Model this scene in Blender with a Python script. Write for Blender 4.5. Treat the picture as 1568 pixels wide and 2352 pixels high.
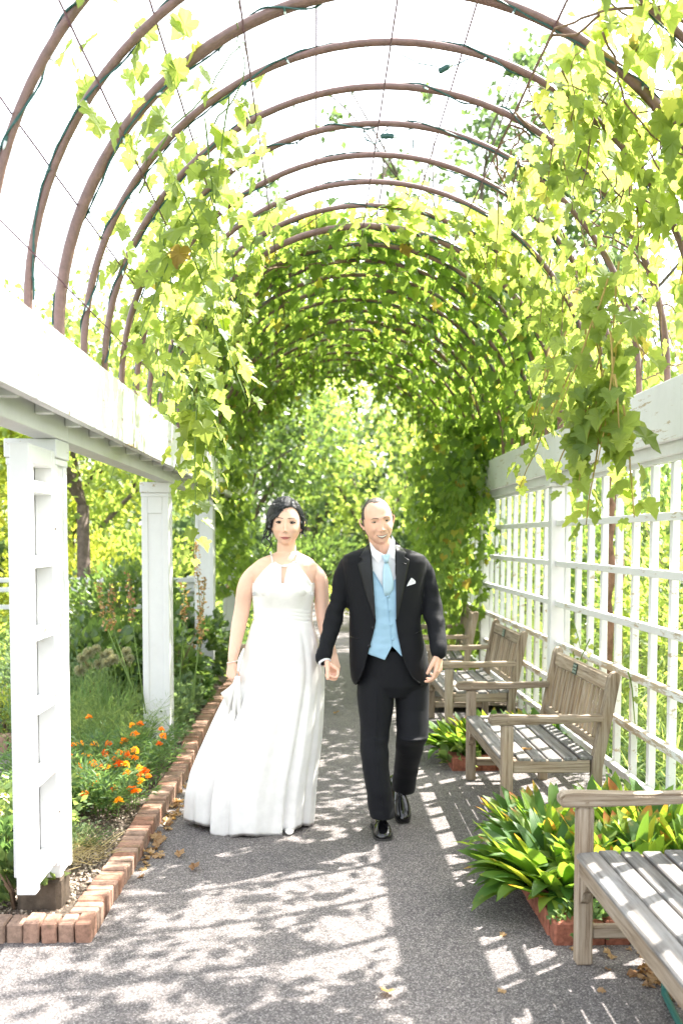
import bpy, bmesh, math, random
import numpy as np
from mathutils import Vector, Matrix, Euler, noise

random.seed(7)
rng = np.random.default_rng(11)
S = bpy.context.scene
for _o in list(bpy.data.objects):
    bpy.data.objects.remove(_o)
COL = S.collection
R = math.radians
PI = math.pi

# ------------------------------------------------------------------ camera
YAW = math.atan(58 / 2287)
PITCH = R(3.0)
cam_d = bpy.data.cameras.new('camera')
cam = bpy.data.objects.new('camera', cam_d)
COL.objects.link(cam)
cam.location = (0, 0, 1.58)
cam.rotation_euler = Euler((R(90) - PITCH, 0, -YAW), 'XYZ')
cam_d.sensor_fit = 'VERTICAL'
cam_d.sensor_height = 36
cam_d.sensor_width = 24
cam_d.lens = 35
cam_d.shift_y = 181 / 2352
cam_d.clip_start = 0.05
cam_d.clip_end = 2000
cam_d.dof.use_dof = True
cam_d.dof.focus_distance = 4.9
cam_d.dof.aperture_fstop = 2.5
S.camera = cam

# ------------------------------------------------------------------ light
SUN = Vector((0.58, 0.45, 1.0)).normalized()
w = bpy.data.worlds.new('World')
S.world = w
w.use_nodes = True
nt = w.node_tree
nt.nodes.clear()
_out = nt.nodes.new('ShaderNodeOutputWorld')
_bg = nt.nodes.new('ShaderNodeBackground')
_sky = nt.nodes.new('ShaderNodeTexSky')
_sky.sky_type = 'NISHITA'
_sky.sun_disc = False
_sky.sun_elevation = math.asin(SUN.z)
_sky.sun_rotation = math.atan2(SUN.x, SUN.y)
_sky.air_density = 1.3
_sky.dust_density = 2.5
_sky.ozone_density = 1.0
_hs = nt.nodes.new('ShaderNodeHueSaturation')
_hs.inputs['Saturation'].default_value = 0.30
_hs.inputs['Value'].default_value = 1.0
_bg.inputs['Strength'].default_value = 0.15
nt.links.new(_sky.outputs[0], _hs.inputs['Color'])
nt.links.new(_hs.outputs[0], _bg.inputs[0])
nt.links.new(_bg.outputs[0], _out.inputs[0])
sl = bpy.data.lights.new('sun', 'SUN')
sl.energy = 4.2
sl.angle = R(0.55)
sl.color = (1.0, 0.95, 0.88)
so = bpy.data.objects.new('sun', sl)
COL.objects.link(so)
so.location = SUN * 30
so.rotation_euler = SUN.to_track_quat('Z', 'Y').to_euler()
S.view_settings.view_transform = 'Standard'
S.view_settings.look = 'None'
S.view_settings.exposure = 2.5
S.view_settings.gamma = 1.0
S.view_settings.use_curve_mapping = False
S.cycles.use_denoising = True
S.cycles.max_bounces = 10
S.cycles.diffuse_bounces = 4
S.cycles.transmission_bounces = 6
S.cycles.sample_clamp_indirect = 12
S.cycles.caustics_reflective = False
S.cycles.caustics_refractive = False
# ------------------------------------------------------------------ helpers
WL = {}

def tag(o, label=None, cat=None, group=None, kind=None):
    if label: o['label'] = label
    if cat: o['category'] = cat
    if group: o['group'] = group
    if kind: o['kind'] = kind
    return o

def thing(name, label, cat, loc=(0, 0, 0), group=None):
    o = bpy.data.objects.new(name, None)
    COL.objects.link(o)
    o.empty_display_size = 0.1
    o.location = loc
    WL[o.name] = Vector(loc)
    return tag(o, label, cat, group)

def wl(o):
    return WL.get(o.name, Vector((0, 0, 0))) if o else Vector((0, 0, 0))

def put(name, me, parent=None, loc=(0, 0, 0), rot=None, scale=None, local=False, mat=None):
    """link mesh me as an object; loc is in world coordinates unless local"""
    o = bpy.data.objects.new(name, me)
    COL.objects.link(o)
    L = Vector(loc)
    if parent is not None:
        o.parent = parent
        P = wl(parent)
        if local:
            o.location = L; WL[o.name] = P + L
        else:
            o.location = L - P; WL[o.name] = L
    else:
        o.location = L; WL[o.name] = L
    if rot is not None: o.rotation_euler = rot
    if scale is not None: o.scale = scale if hasattr(scale, '__len__') else (scale,) * 3
    if mat is not None and not me.materials: me.materials.append(mat)
    return o

class MB:
    """collects faces in world coordinates, builds ONE mesh object"""
    def __init__(s): s.v = []; s.f = []
    def add(s, vs, fs):
        n = len(s.v); s.v += [tuple(x) for x in vs]; s.f += [tuple(i + n for i in q) for q in fs]; return s
    def box(s, x0, x1, y0, y1, z0, z1):
        vs = [(x, y, z) for z in (z0, z1) for y in (y0, y1) for x in (x0, x1)]
        return s.add(vs, [(0, 2, 3, 1), (4, 5, 7, 6), (0, 1, 5, 4), (2, 6, 7, 3), (0, 4, 6, 2), (1, 3, 7, 5)])
    def tube(s, pts, rad, n=8, cap=True):
        pts = [Vector(p) for p in pts]; m = len(pts)
        if not hasattr(rad, '__len__'): rad = [rad] * m
        t0 = (pts[1] - pts[0]).normalized()
        up = Vector((0, 0, 1)) if abs(t0.z) < .9 else Vector((1, 0, 0))
        a = t0.cross(up).normalized()
        vs = []
        for i, p in enumerate(pts):
            t = (pts[min(i + 1, m - 1)] - pts[max(i - 1, 0)])
            if t.length < 1e-9: t = t0
            t.normalize()
            a = (a - t * a.dot(t))
            if a.length < 1e-6: a = t.orthogonal()
            a.normalize(); b = t.cross(a)
            for k in range(n):
                an = 2 * PI * k / n
                vs.append(p + (a * math.cos(an) + b * math.sin(an)) * rad[i])
        fs = [(i * n + k, i * n + (k + 1) % n, (i + 1) * n + (k + 1) % n, (i + 1) * n + k) for i in range(m - 1) for k in range(n)]
        if cap: fs += [tuple(range(n))[::-1], tuple((m - 1) * n + k for k in range(n))]
        return s.add(vs, fs)
    def prism(s, outline, axis, a0, a1):
        """extrude a 2-D outline along axis 'x','y','z'"""
        n = len(outline)
        def P(u, v, a): return {'x': (a, u, v), 'y': (u, a, v), 'z': (u, v, a)}[axis]
        vs = [P(u, v, a0) for u, v in outline] + [P(u, v, a1) for u, v in outline]
        fs = [tuple(range(n)), tuple(range(2 * n - 1, n - 1, -1))] + [(i, i + n, (i + 1) % n + n, (i + 1) % n) for i in range(n)]
        return s.add(vs, fs)
    def mesh(s, name, off=Vector((0, 0, 0)), smooth=False):
        me = bpy.data.meshes.new(name)
        me.from_pydata([(x - off[0], y - off[1], z - off[2]) for x, y, z in s.v], [], s.f)
        if smooth: me.polygons.foreach_set('use_smooth', [True] * len(me.polygons))
        me.update(); return me
    def build(s, name, mat, parent=None, smooth=False, fix=False, chamfer=0, origin=None):
        P = Vector(origin) if origin is not None else wl(parent)
        me = s.mesh(name, P, smooth)
        if fix or chamfer:
            bm = bmesh.new(); bm.from_mesh(me)
            bmesh.ops.recalc_face_normals(bm, faces=bm.faces)
            if chamfer:
                es = [e for e in bm.edges if len(e.link_faces) == 2 and e.calc_face_angle(0) > .5]
                bmesh.ops.bevel(bm, geom=es, offset=chamfer, segments=1, affect='EDGES', clamp_overlap=True)
            bm.to_mesh(me); bm.free()
        me.materials.append(mat)
        return put(name, me, parent, P)

_cb = {}
def cbox(dx, dy, dz, ch=.004, mat=None, key=''):
    """a chamfered box mesh centred on its origin, shared between alike pieces"""
    k = (round(dx, 4), round(dy, 4), round(dz, 4), ch, mat.name if mat else '', key)
    if k in _cb: return _cb[k]
    bm = bmesh.new()
    bmesh.ops.create_cube(bm, size=1)
    bmesh.ops.scale(bm, vec=(dx, dy, dz), verts=bm.verts)
    bmesh.ops.bevel(bm, geom=bm.edges[:], offset=min(ch, .3 * min(dx, dy, dz)), segments=1, affect='EDGES')
    me = bpy.data.meshes.new('board'); bm.to_mesh(me); bm.free()
    if mat: me.materials.append(mat)
    _cb[k] = me
    return me

def board(name, x0, x1, y0, y1, z0, z1, mat, parent=None, ch=.004, rot=None):
    me = cbox(x1 - x0, y1 - y0, z1 - z0, ch, mat)
    return put(name, me, parent, ((x0 + x1) / 2, (y0 + y1) / 2, (z0 + z1) / 2), rot)

def np_mesh(name, V, F, mat, parent=None, smooth=False, origin=None):
    """V (n,3) array, F (m,k) array of equal-sided faces"""
    P = Vector(origin) if origin is not None else wl(parent)
    V = np.asarray(V, dtype=np.float32) - np.array(P, dtype=np.float32)
    F = np.asarray(F, dtype=np.int32)
    me = bpy.data.meshes.new(name)
    me.vertices.add(len(V)); me.vertices.foreach_set('co', V.ravel())
    m, k = F.shape
    me.loops.add(m * k); me.loops.foreach_set('vertex_index', F.ravel())
    me.polygons.add(m)
    me.polygons.foreach_set('loop_start', np.arange(0, m * k, k, dtype=np.int32))
    me.polygons.foreach_set('loop_total', np.full(m, k, dtype=np.int32))
    if smooth: me.polygons.foreach_set('use_smooth', np.ones(m, dtype=bool))
    me.update(calc_edges=True)
    me.materials.append(mat)
    return put(name, me, parent, P)

def frames(tip, nrm):
    """rotation matrices with y = tip direction, z ~ normal"""
    t = tip / np.maximum(np.linalg.norm(tip, axis=1, keepdims=True), 1e-9)
    n = nrm - (nrm * t).sum(1, keepdims=True) * t
    n = n / np.maximum(np.linalg.norm(n, axis=1, keepdims=True), 1e-9)
    x = np.cross(t, n)
    return np.stack([x, t, n], axis=2)

def scatter(tplV, tplF, pos, tip, nrm, size):
    Rm = frames(np.asarray(tip, float), np.asarray(nrm, float))
    size = np.asarray(size, float)
    if size.ndim == 1: size = size[:, None].repeat(3, 1)
    v = tplV[None] * size[:, None, :]
    V = np.einsum('nij,nkj->nki', Rm, v) + np.asarray(pos)[:, None]
    n, k = len(pos), len(tplV)
    F = (tplF[None] + (np.arange(n) * k)[:, None, None]).reshape(-1, tplF.shape[1])
    return V.reshape(-1, 3), F

def rdir(n, z=(-1, 1)):
    a = rng.uniform(0, 2 * PI, n); zz = rng.uniform(z[0], z[1], n); r = np.sqrt(np.maximum(0, 1 - zz * zz))
    return np.stack([r * np.cos(a), r * np.sin(a), zz], 1)

# camera helper: photo pixel (1568x2352 frame) -> world, for laying things out on the ground or at a distance
_Rc = cam.rotation_euler.to_matrix()
def ray(x, y):
    return _Rc @ Vector(((x - 784) / 2287, (1176 + 181 - y) / 2287, -1))
def at(x, y, Y):
    d = ray(x, y); return Vector((0, 0, 1.58)) + d * (Y / d.y)
def ground(x, y, z=0.0):
    d = ray(x, y); return Vector((0, 0, 1.58)) + d * ((z - 1.58) / d.z)

# ------------------------------------------------------------------ materials
def new_mat(name):
    m = bpy.data.materials.new(name); m.use_nodes = True
    m.node_tree.nodes.clear()
    return m, m.node_tree
def N(nt, t, **kw):
    n = nt.nodes.new(t)
    for k, v in kw.items():
        if k in n.inputs: n.inputs[k].default_value = v
        else: setattr(n, k, v)
    return n
def ramp(nt, fac, stops):
    r = nt.nodes.new('ShaderNodeValToRGB')
    el = r.color_ramp.elements
    while len(el) < len(stops): el.new(.5)
    for e, (p, c) in zip(el, stops):
        e.position = p; e.color = (*c, 1) if len(c) == 3 else c
    nt.links.new(fac, r.inputs[0]); return r.outputs[0]
def noise_tex(nt, scale, detail=4, rough=.6, vec=None, dim=None):
    n = nt.nodes.new('ShaderNodeTexNoise'); n.inputs['Scale'].default_value = scale
    n.inputs['Detail'].default_value = detail; n.inputs['Roughness'].default_value = rough
    if vec is not None: nt.links.new(vec, n.inputs['Vector'])
    return n.outputs['Fac']
def mixc(nt, a, b, fac, mode='MIX'):
    m = nt.nodes.new('ShaderNodeMix'); m.data_type = 'RGBA'; m.blend_type = mode
    for sock, val in ((m.inputs[0], fac), (m.inputs[6], a), (m.inputs[7], b)):
        if hasattr(val, 'links') or isinstance(val, bpy.types.NodeSocket): nt.links.new(val, sock)
        else: sock.default_value = val if not hasattr(val, '__len__') or len(val) == 4 else (*val, 1)
    return m.outputs[2]
def math_n(nt, op, a, b=0.0):
    m = nt.nodes.new('ShaderNodeMath'); m.operation = op
    for i, val in enumerate((a, b)):
        if isinstance(val, bpy.types.NodeSocket): nt.links.new(val, m.inputs[i])
        else: m.inputs[i].default_value = val
    return m.outputs[0]
def bump(nt, h, strength=.3, dist=.01):
    b = nt.nodes.new('ShaderNodeBump'); b.inputs['Strength'].default_value = strength
    b.inputs['Distance'].default_value = dist; nt.links.new(h, b.inputs['Height']); return b.outputs[0]
def bsdf_out(nt, col, rough=.6, spec=.5, normal=None, **kw):
    p = nt.nodes.new('ShaderNodeBsdfPrincipled'); o = nt.nodes.new('ShaderNodeOutputMaterial')
    def setp(name, val):
        if isinstance(val, bpy.types.NodeSocket): nt.links.new(val, p.inputs[name])
        else: p.inputs[name].default_value = (*val, 1) if hasattr(val, '__len__') and len(val) == 3 and p.inputs[name].type == 'RGBA' else val
    setp('Base Color', col); setp('Roughness', rough); setp('Specular IOR Level', spec)
    for k, v in kw.items(): setp(k.replace('_', ' '), v)
    if normal is not None: nt.links.new(normal, p.inputs['Normal'])
    nt.links.new(p.outputs[0], o.inputs[0]); return p
def rnd(nt):
    """one random number per leaf, whether leaves are islands of a mesh or objects"""
    g = nt.nodes.new('ShaderNodeNewGeometry'); i = nt.nodes.new('ShaderNodeObjectInfo')
    return math_n(nt, 'FRACT', math_n(nt, 'ADD', g.outputs['Random Per Island'], i.outputs['Random']))
def simple(name, col, rough=.6, spec=.5, nscale=None, namt=.15, bs=0, bscale=60, **kw):
    m, nt = new_mat(name); c = (*col, 1); 
    tc = nt.nodes.new('ShaderNodeTexCoord')
    if nscale:
        f = noise_tex(nt, nscale, 5, .65, tc.outputs['Object'])
        d = tuple(max(0, x * (1 - namt)) for x in col); l = tuple(min(1, x * (1 + namt)) for x in col)
        c = ramp(nt, f, [(.3, d), (.7, l)])
    nrm = bump(nt, noise_tex(nt, bscale, 4, .6, tc.outputs['Object']), bs, .01) if bs else None
    bsdf_out(nt, c, rough, spec, nrm, **kw); return m

def leaf_mat(name, stops, trans=.5, tcol=(.42, .55, .06), rough=.45, spec=.35, tip=None, vein=False):
    """stops: colours picked per leaf; translucent part glows when backlit"""
    m, nt = new_mat(name)
    r = rnd(nt)
    c = ramp(nt, r, stops)
    tc = nt.nodes.new('ShaderNodeTexCoord')
    f = noise_tex(nt, 26, 3, .6, tc.outputs['Object'])
    c = mixc(nt, c, mixc(nt, c, (1.5, 1.4, .9), 1.0, 'MULTIPLY'), math_n(nt, 'MULTIPLY', f, .45))
    p = nt.nodes.new('ShaderNodeBsdfPrincipled')
    nt.links.new(c, p.inputs['Base Color']); p.inputs['Roughness'].default_value = rough
    p.inputs['Specular IOR Level'].default_value = spec
    t = nt.nodes.new('ShaderNodeBsdfTranslucent')
    ct = mixc(nt, mixc(nt, c, (3.2, 3.0, 1.6), 1.0, 'MULTIPLY'), tcol, .6)
    nt.links.new(ct, t.inputs[0])
    mx = nt.nodes.new('ShaderNodeMixShader'); mx.inputs[0].default_value = trans
    nt.links.new(p.outputs[0], mx.inputs[1]); nt.links.new(t.outputs[0], mx.inputs[2])
    o = nt.nodes.new('ShaderNodeOutputMaterial'); nt.links.new(mx.outputs[0], o.inputs[0])
    return m

def wood_mat(name, axis, cols, fine=1.0):
    m, nt = new_mat(name)
    tc = nt.nodes.new('ShaderNodeTexCoord'); oi = nt.nodes.new('ShaderNodeObjectInfo')
    mp = nt.nodes.new('ShaderNodeMapping')
    sc = [60 * fine] * 3; sc['xyz'.index(axis)] = 3
    mp.inputs['Scale'].default_value = sc
    ad = nt.nodes.new('ShaderNodeVectorMath'); ad.operation = 'ADD'
    cx = nt.nodes.new('ShaderNodeCombineXYZ')
    rr = math_n(nt, 'MULTIPLY', oi.outputs['Random'], 9.0)
    for k in range(3): nt.links.new(rr, cx.inputs[k])
    nt.links.new(tc.outputs['Object'], ad.inputs[0]); nt.links.new(cx.outputs[0], ad.inputs[1])
    nt.links.new(ad.outputs[0], mp.inputs[0])
    f = noise_tex(nt, 1.0, 5, .7, mp.outputs[0])
    c = ramp(nt, f, [(.34, cols[0]), (.5, cols[1]), (.70, cols[2])])
    f2 = noise_tex(nt, 5, 3, .6, ad.outputs[0])
    c = mixc(nt, c, cols[3], math_n(nt, 'MULTIPLY', math_n(nt, 'POWER', f2, 2.0), 1.3))
    hs = nt.nodes.new('ShaderNodeHueSaturation'); nt.links.new(c, hs.inputs['Color'])
    nt.links.new(math_n(nt, 'ADD', math_n(nt, 'MULTIPLY', oi.outputs['Random'], .35), .82), hs.inputs['Value'])
    bsdf_out(nt, hs.outputs[0], .8, .2, bump(nt, f, .5, .004)); return m

_T = [(.085, .058, .040), (.29, .24, .185), (.44, .39, .33), (.27, .195, .125)]
teak = {a: wood_mat('weathered teak ' + a, a, _T) for a in 'xyz'}
_G = [(.055, .053, .052), (.18, .18, .18), (.31, .31, .31), (.19, .165, .14)]
grey_wood = wood_mat('silvered teak seat', 'y', _G)

def white_paint(name, flake=.0, base=(.69, .69, .69)):
    m, nt = new_mat(name)
    tc = nt.nodes.new('ShaderNodeTexCoord'); oi = nt.nodes.new('ShaderNodeObjectInfo')
    geo = nt.nodes.new('ShaderNodeNewGeometry')
    f = noise_tex(nt, 3.0, 6, .7, geo.outputs['Position'])
    c = ramp(nt, f, [(.3, tuple(x * .90 for x in base)), (.6, base)])
    f2 = noise_tex(nt, 45, 4, .7, geo.outputs['Position'])
    c = mixc(nt, c, (.55, .53, .47), math_n(nt, 'MULTIPLY', math_n(nt, 'GREATER_THAN', f2, .69), .5))
    if flake:
        mp = nt.nodes.new('ShaderNodeMapping'); mp.inputs['Scale'].default_value = (6, 1.3, 9)
        nt.links.new(geo.outputs['Position'], mp.inputs[0])
        f3 = noise_tex(nt, 2.2, 7, .75, mp.outputs[0])
        c = mixc(nt, c, (.42, .34, .24), ramp(nt, f3, [(.62 - flake * .1, (0, 0, 0)), (.66 - flake * .1, (1, 1, 1))]))
    bsdf_out(nt, c, .55, .35, bump(nt, f2, .12, .003)); return m
white = white_paint('white paint')
white_worn = white_paint('worn white paint', .35)
white_flaked = white_paint('flaking white paint', 1.5)

def asphalt_mat():
    m, nt = new_mat('exposed aggregate path')
    geo = nt.nodes.new('ShaderNodeNewGeometry')
    v = nt.nodes.new('ShaderNodeTexVoronoi'); v.inputs['Scale'].default_value = 185
    nt.links.new(geo.outputs['Position'], v.inputs['Vector'])
    sep = nt.nodes.new('ShaderNodeSeparateColor'); nt.links.new(v.outputs['Color'], sep.inputs[0])
    st = ramp(nt, sep.outputs[0], [(0, (.115, .106, .106)), (.45, (.185, .170, .167)), (.8, (.27, .25, .242)), (.97, (.42, .40, .385))])
    edge = ramp(nt, v.outputs['Distance'], [(.25, (1, 1, 1)), (.65, (.52, .52, .53))])
    c = mixc(nt, st, edge, 1.0, 'MULTIPLY')
    f = noise_tex(nt, .9, 6, .65, geo.outputs['Position'])
    c = mixc(nt, c, ramp(nt, f, [(.3, (.78, .78, .80)), (.7, (1.22, 1.19, 1.16))]), 1.0, 'MULTIPLY')
    f2 = noise_tex(nt, 14, 5, .7, geo.outputs['Position'])
    c = mixc(nt, c, ramp(nt, f2, [(.35, (.85, .85, .85)), (.7, (1.15, 1.13, 1.1))]), 1.0, 'MULTIPLY')
    h = math_n(nt, 'SUBTRACT', 1.0, v.outputs['Distance'])
    bsdf_out(nt, c, .85, .25, bump(nt, h, .6, .004)); return m
asphalt = asphalt_mat()

def soil_mat():
    m, nt = new_mat('dry soil and mulch')
    geo = nt.nodes.new('ShaderNodeNewGeometry')
    f = noise_tex(nt, 60, 6, .75, geo.outputs['Position'])
    f2 = noise_tex(nt, 6, 4, .6, geo.outputs['Position'])
    c = ramp(nt, f, [(.3, (.035, .024, .018)), (.5, (.11, .085, .065)), (.7, (.24, .20, .165))])
    c = mixc(nt, c, (.16, .13, .105), math_n(nt, 'MULTIPLY', f2, .5))
    bsdf_out(nt, c, .95, .1, bump(nt, f, .9, .02)); return m
soil = soil_mat()

def lawn_mat():
    m, nt = new_mat('garden ground cover')
    geo = nt.nodes.new('ShaderNodeNewGeometry')
    f = noise_tex(nt, 9, 6, .75, geo.outputs['Position'])
    c = ramp(nt, f, [(.3, (.025, .045, .014)), (.55, (.06, .11, .03)), (.75, (.12, .17, .05))])
    bsdf_out(nt, c, .9, .1, bump(nt, f, .8, .05)); return m
lawn = lawn_mat()

def brick_mat():
    m, nt = new_mat('kerb brick')
    tc = nt.nodes.new('ShaderNodeTexCoord'); oi = nt.nodes.new('ShaderNodeObjectInfo')
    geo = nt.nodes.new('ShaderNodeNewGeometry')
    c = ramp(nt, oi.outputs['Random'], [(0, (.25, .135, .095)), (.35, (.33, .21, .16)), (.7, (.30, .21, .165)), (1, (.25, .18, .14))])
    f = noise_tex(nt, 40, 6, .75, geo.outputs['Position'])
    c = mixc(nt, c, ramp(nt, f, [(.3, (.6, .58, .56)), (.7, (1.35, 1.3, 1.25))]), 1.0, 'MULTIPLY')
    f2 = noise_tex(nt, 7, 5, .7, geo.outputs['Position'])
    c = mixc(nt, c, (.09, .10, .045), ramp(nt, f2, [(.60, (0, 0, 0)), (.70, (.6, .6, .6))]))
    bsdf_out(nt, c, .9, .15, bump(nt, f, .6, .006)); return m
brick_m = brick_mat()

pipe_m = simple('brown painted pipe', (.16, .092, .078), .38, .5, 30, .25, .1, 90)
wire_g = simple('green light wire', (.015, .075, .065), .5)
wire_m = simple('thin rusty wire', (.13, .06, .085), .6)
brick_red = simple('dark red brick', (.26, .10, .065), .9, .15, 30, .4, .6, 40)
bulb_m = simple('dim glass bulb', (.55, .62, .62), .15, .7)
concrete = simple('stained concrete footing', (.085, .065, .048), .9, .2, 18, .4, .4, 50)
iron_dark = simple('dark plaque metal', (.018, .032, .028), .4, .5)
plaque_txt = simple('pale plaque lettering', (.34, .42, .38), .5)
screw_m = simple('dull screw heads', (.15, .12, .10), .5)
hose_m = simple('green garden hose', (.01, .10, .085), .4)
bark = simple('grey brown bark', (.13, .10, .085), .9, .2, 14, .45, .7, 24)
bark_red = simple('reddish stringy bark', (.17, .095, .065), .9, .2, 14, .45, .7, 24)
vine_stem = simple('woody vine stem', (.19, .125, .08), .8, .2, 40, .35)
green_stem = simple('green stem', (.13, .20, .05), .6, .3)
red_stem = simple('reddish vine shoot', (.30, .22, .06), .6, .3)
dry_m = leaf_mat('dry brown leaf', [(0, (.16, .085, .045)), (.5, (.28, .18, .10)), (1, (.40, .29, .17))], .25, (.5, .25, .06))
# ------------------------------------------------------------------ the ground
def sheet(name, rects, z, mat, kind='structure'):
    mb = MB()
    for x0, x1, y0, y1 in rects:
        mb.add([(x0, y0, z), (x1, y0, z), (x1, y1, z), (x0, y1, z)], [(0, 1, 2, 3)])
    o = mb.build(name, mat); return tag(o, kind=kind)
sheet('ground', [(-600, 600, -600, 900)], -.03, lawn)
sheet('path', [(-.88, 1.98, -4, 26), (-9, -.88, -4, 3.95)], 0.0, asphalt)
sheet('side_path', [(-6.0, -1.72, 5.75, 7.15)], .034, asphalt)

def bumpy(name, x0, x1, y0, y1, z, amp, mat, nx, ny, hole=None):
    xs = np.linspace(x0, x1, nx); ys = np.linspace(y0, y1, ny)
    V = []; 
    for j, yy in enumerate(ys):
        for i, xx in enumerate(xs):
            h = noise.fractal(Vector((xx * 3, yy * 3, 1.7)), 1.0, 2.0, 5) * amp + noise.noise(Vector((xx * 22, yy * 22, 3))) * amp * .5
            if hole and hole(xx, yy): h = -.06 - z + .02
            V.append((xx, yy, z + h))
    F = [(j * nx + i, j * nx + i + 1, (j + 1) * nx + i + 1, (j + 1) * nx + i) for j in range(ny - 1) for i in range(nx - 1)]
    o = np_mesh(name, np.array(V), np.array(F), mat, smooth=True)
    return tag(o, kind='structure')
in_path = lambda x, y: x < -1.74 and 5.7 < y < 7.2
bumpy('garden_soil', -6.0, -.99, 3.98, 14.5, .042, .022, soil, 150, 300, in_path)
bumpy('garden_bed_soil', 1.0, 1.90, 3.93, 5.02, .06, .02, soil, 40, 50)
bumpy('garden_bed_soil', 1.0, 1.90, 6.79, 7.40, .06, .02, soil, 40, 30)
bumpy('garden_bed_soil', 1.0, 1.90, 8.95, 9.55, .06, .02, soil, 30, 20)

# scattered crumbs of soil and mulch on the bare corner of the bed
_v = np.array([(-.5, -.5, 0), (.5, -.4, .1), (.4, .5, 0), (-.5, .4, .15), (0, 0, .6)])
_f = np.array([(0, 1, 4), (1, 2, 4), (2, 3, 4), (3, 0, 4)])
n = 5200
px_ = np.stack([rng.uniform(-1.7, -1.0, n), 3.98 + rng.beta(1, 2.2, n) * 2.6, np.full(n, .046)], 1)
V, F = scatter(_v, _f, px_, rdir(n, (-.3, .3)), rdir(n, (.4, 1)), rng.uniform(.004, .017, n))
o = np_mesh('mulch_crumbs', V, F, leaf_mat('mulch crumbs', [(0, (.05, .035, .03)), (.4, (.16, .12, .10)), (.8, (.30, .25, .21)), (1, (.42, .36, .31))], .02))
tag(o, 'crumbs of dry soil and mulch in the bare corner bed', 'mulch', kind='stuff')

# ------------------------------------------------------------------ brick edgings
def brick_row(name, label, spots, dims, group=None):
    """spots: (x, y, z, rotz)"""
    t = thing(name, label, 'brick edging', (spots[0][0], spots[0][1], 0), group)
    for (x, y, z, rz) in spots:
        k = random.randrange(4)
        me = cbox(dims[0] - .002 * k, dims[1] - .0015 * (k % 3), dims[2], .006, brick_m, str(k))
        put('brick', me, t, (x + random.uniform(-.004, .004), y, z + random.uniform(-.005, .006)),
            (random.uniform(-.03, .03), random.uniform(-.03, .03), rz + random.uniform(-.035, .035)))
    return t
sp = []
y = 4.0
while y < 14:
    wob = .018 * math.sin(y * 1.3) + .010 * math.sin(y * 3.1)
    lift = .012 * math.sin(y * 2.2 + 1)
    sp.append((-.93 + wob, y, .014 + lift * .6, 0)); y += .0655 if y < 9 else .068
brick_row('brick_edging', 'long low edging of upright bricks between the flower bed and the path', sp, (.115, .058, .13))
sp = [(-.915 - .0665 * i, 3.90 + .004 * math.sin(i * 2), .014, PI / 2) for i in range(24)]
brick_row('brick_edging', 'short sunlit row of bricks closing the near corner of the left bed', sp, (.115, .061, .13))
sp = [(-1.78 - .068 * i, 7.22 + .0035 * i * i * .1, .085, PI / 2) for i in range(26)]
brick_row('brick_edging', 'brick edging along the side path behind the first white post', sp, (.11, .060, .14))
def right_bed(ya, yb, label):
    sp = [(.965, y, .03, 0) for y in np.arange(ya, yb, .21)]
    sp2 = [(1.07 + .21 * i, ya - .052, .03, PI / 2) for i in range(4)]
    t = thing('brick_edging', label, 'brick edging', (1.0, ya, 0))
    for (x, y, z, rz) in sp:
        put('brick', cbox(.09, .204, .12, .006, brick_red, 'r'), t, (x, y + .02, z + random.uniform(-.004, .004)), (0, 0, random.uniform(-.03, .03)))
    for i in range(8):
        put('brick', cbox(.096, .09, .12, .006, brick_red, 's'), t, (.972 + .1 * i, ya - .135, .03 + random.uniform(-.004, .004)), (0, 0, random.uniform(-.03, .03)))
right_bed(3.95, 5.02, 'red brick edging of the leafy bed beside the nearest bench')
right_bed(6.86, 7.38, 'red brick edging of the small bed beyond the second bench')

# ------------------------------------------------------------------ pergola: beams, posts
YP = [4.15 + 3.08 * k for k in range(-1, 4)]          # posts and thick hoops
YA0, YA1 = 0.9, 14.1
ZB, ZT = 2.045, 2.33                                   # fascia
def beam(side, label):
    s = -1 if side < 0 else 1
    xf = -.93 if s < 0 else 1.66                        # inner face of inner fascia
    t = thing('pergola_beam', label, 'beam', (xf, YP[1], ZB))
    Q = (.260, .105, .205) if s < 0 else (.128, .042, .124)
    cuts = [YA0] + [YP[k] + .06 for k in range(0, 5)] + [YA1]
    for i in range(len(cuts) - 1):
        a, b = cuts[i] + .0015, cuts[i + 1] - .0015
        if b - a < .1: continue
        board('fascia_board', *sorted((xf, xf + s * .038)), a, b, ZB, ZT, white_worn, t, .003)
        board('fascia_board', *sorted((xf + s * Q[0], xf + s * (Q[0] + .038))), a, b, ZB - .01, ZT, white, t, .003)
        board('bearer', *sorted((xf + s * Q[1], xf + s * Q[2])), a, b, ZB - .062, ZB + .05, white, t, .003)
        board('top_board', *sorted((xf + s * .0395, xf + s * (Q[0] - .0015))), a, b, ZT - .05, ZT - .02, white, t, .003)
    y = YA0 + .2
    while y < YA1 and s < 0:
        board('spacer_block', *sorted((xf + s * .040, xf + s * .1035)), y - .02, y + .02, ZB - .004, ZB + .06, white, t, .003)
        board('spacer_block', *sorted((xf + s * .2065, xf + s * .2585)), y - .02, y + .02, ZB - .004, ZB + .06, white, t, .003)
        y += .44
    return t
beam(-1, 'deep white painted beam along the left side carried on square posts')
beam(1, 'deep white painted beam along the right side above the lattice')

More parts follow.
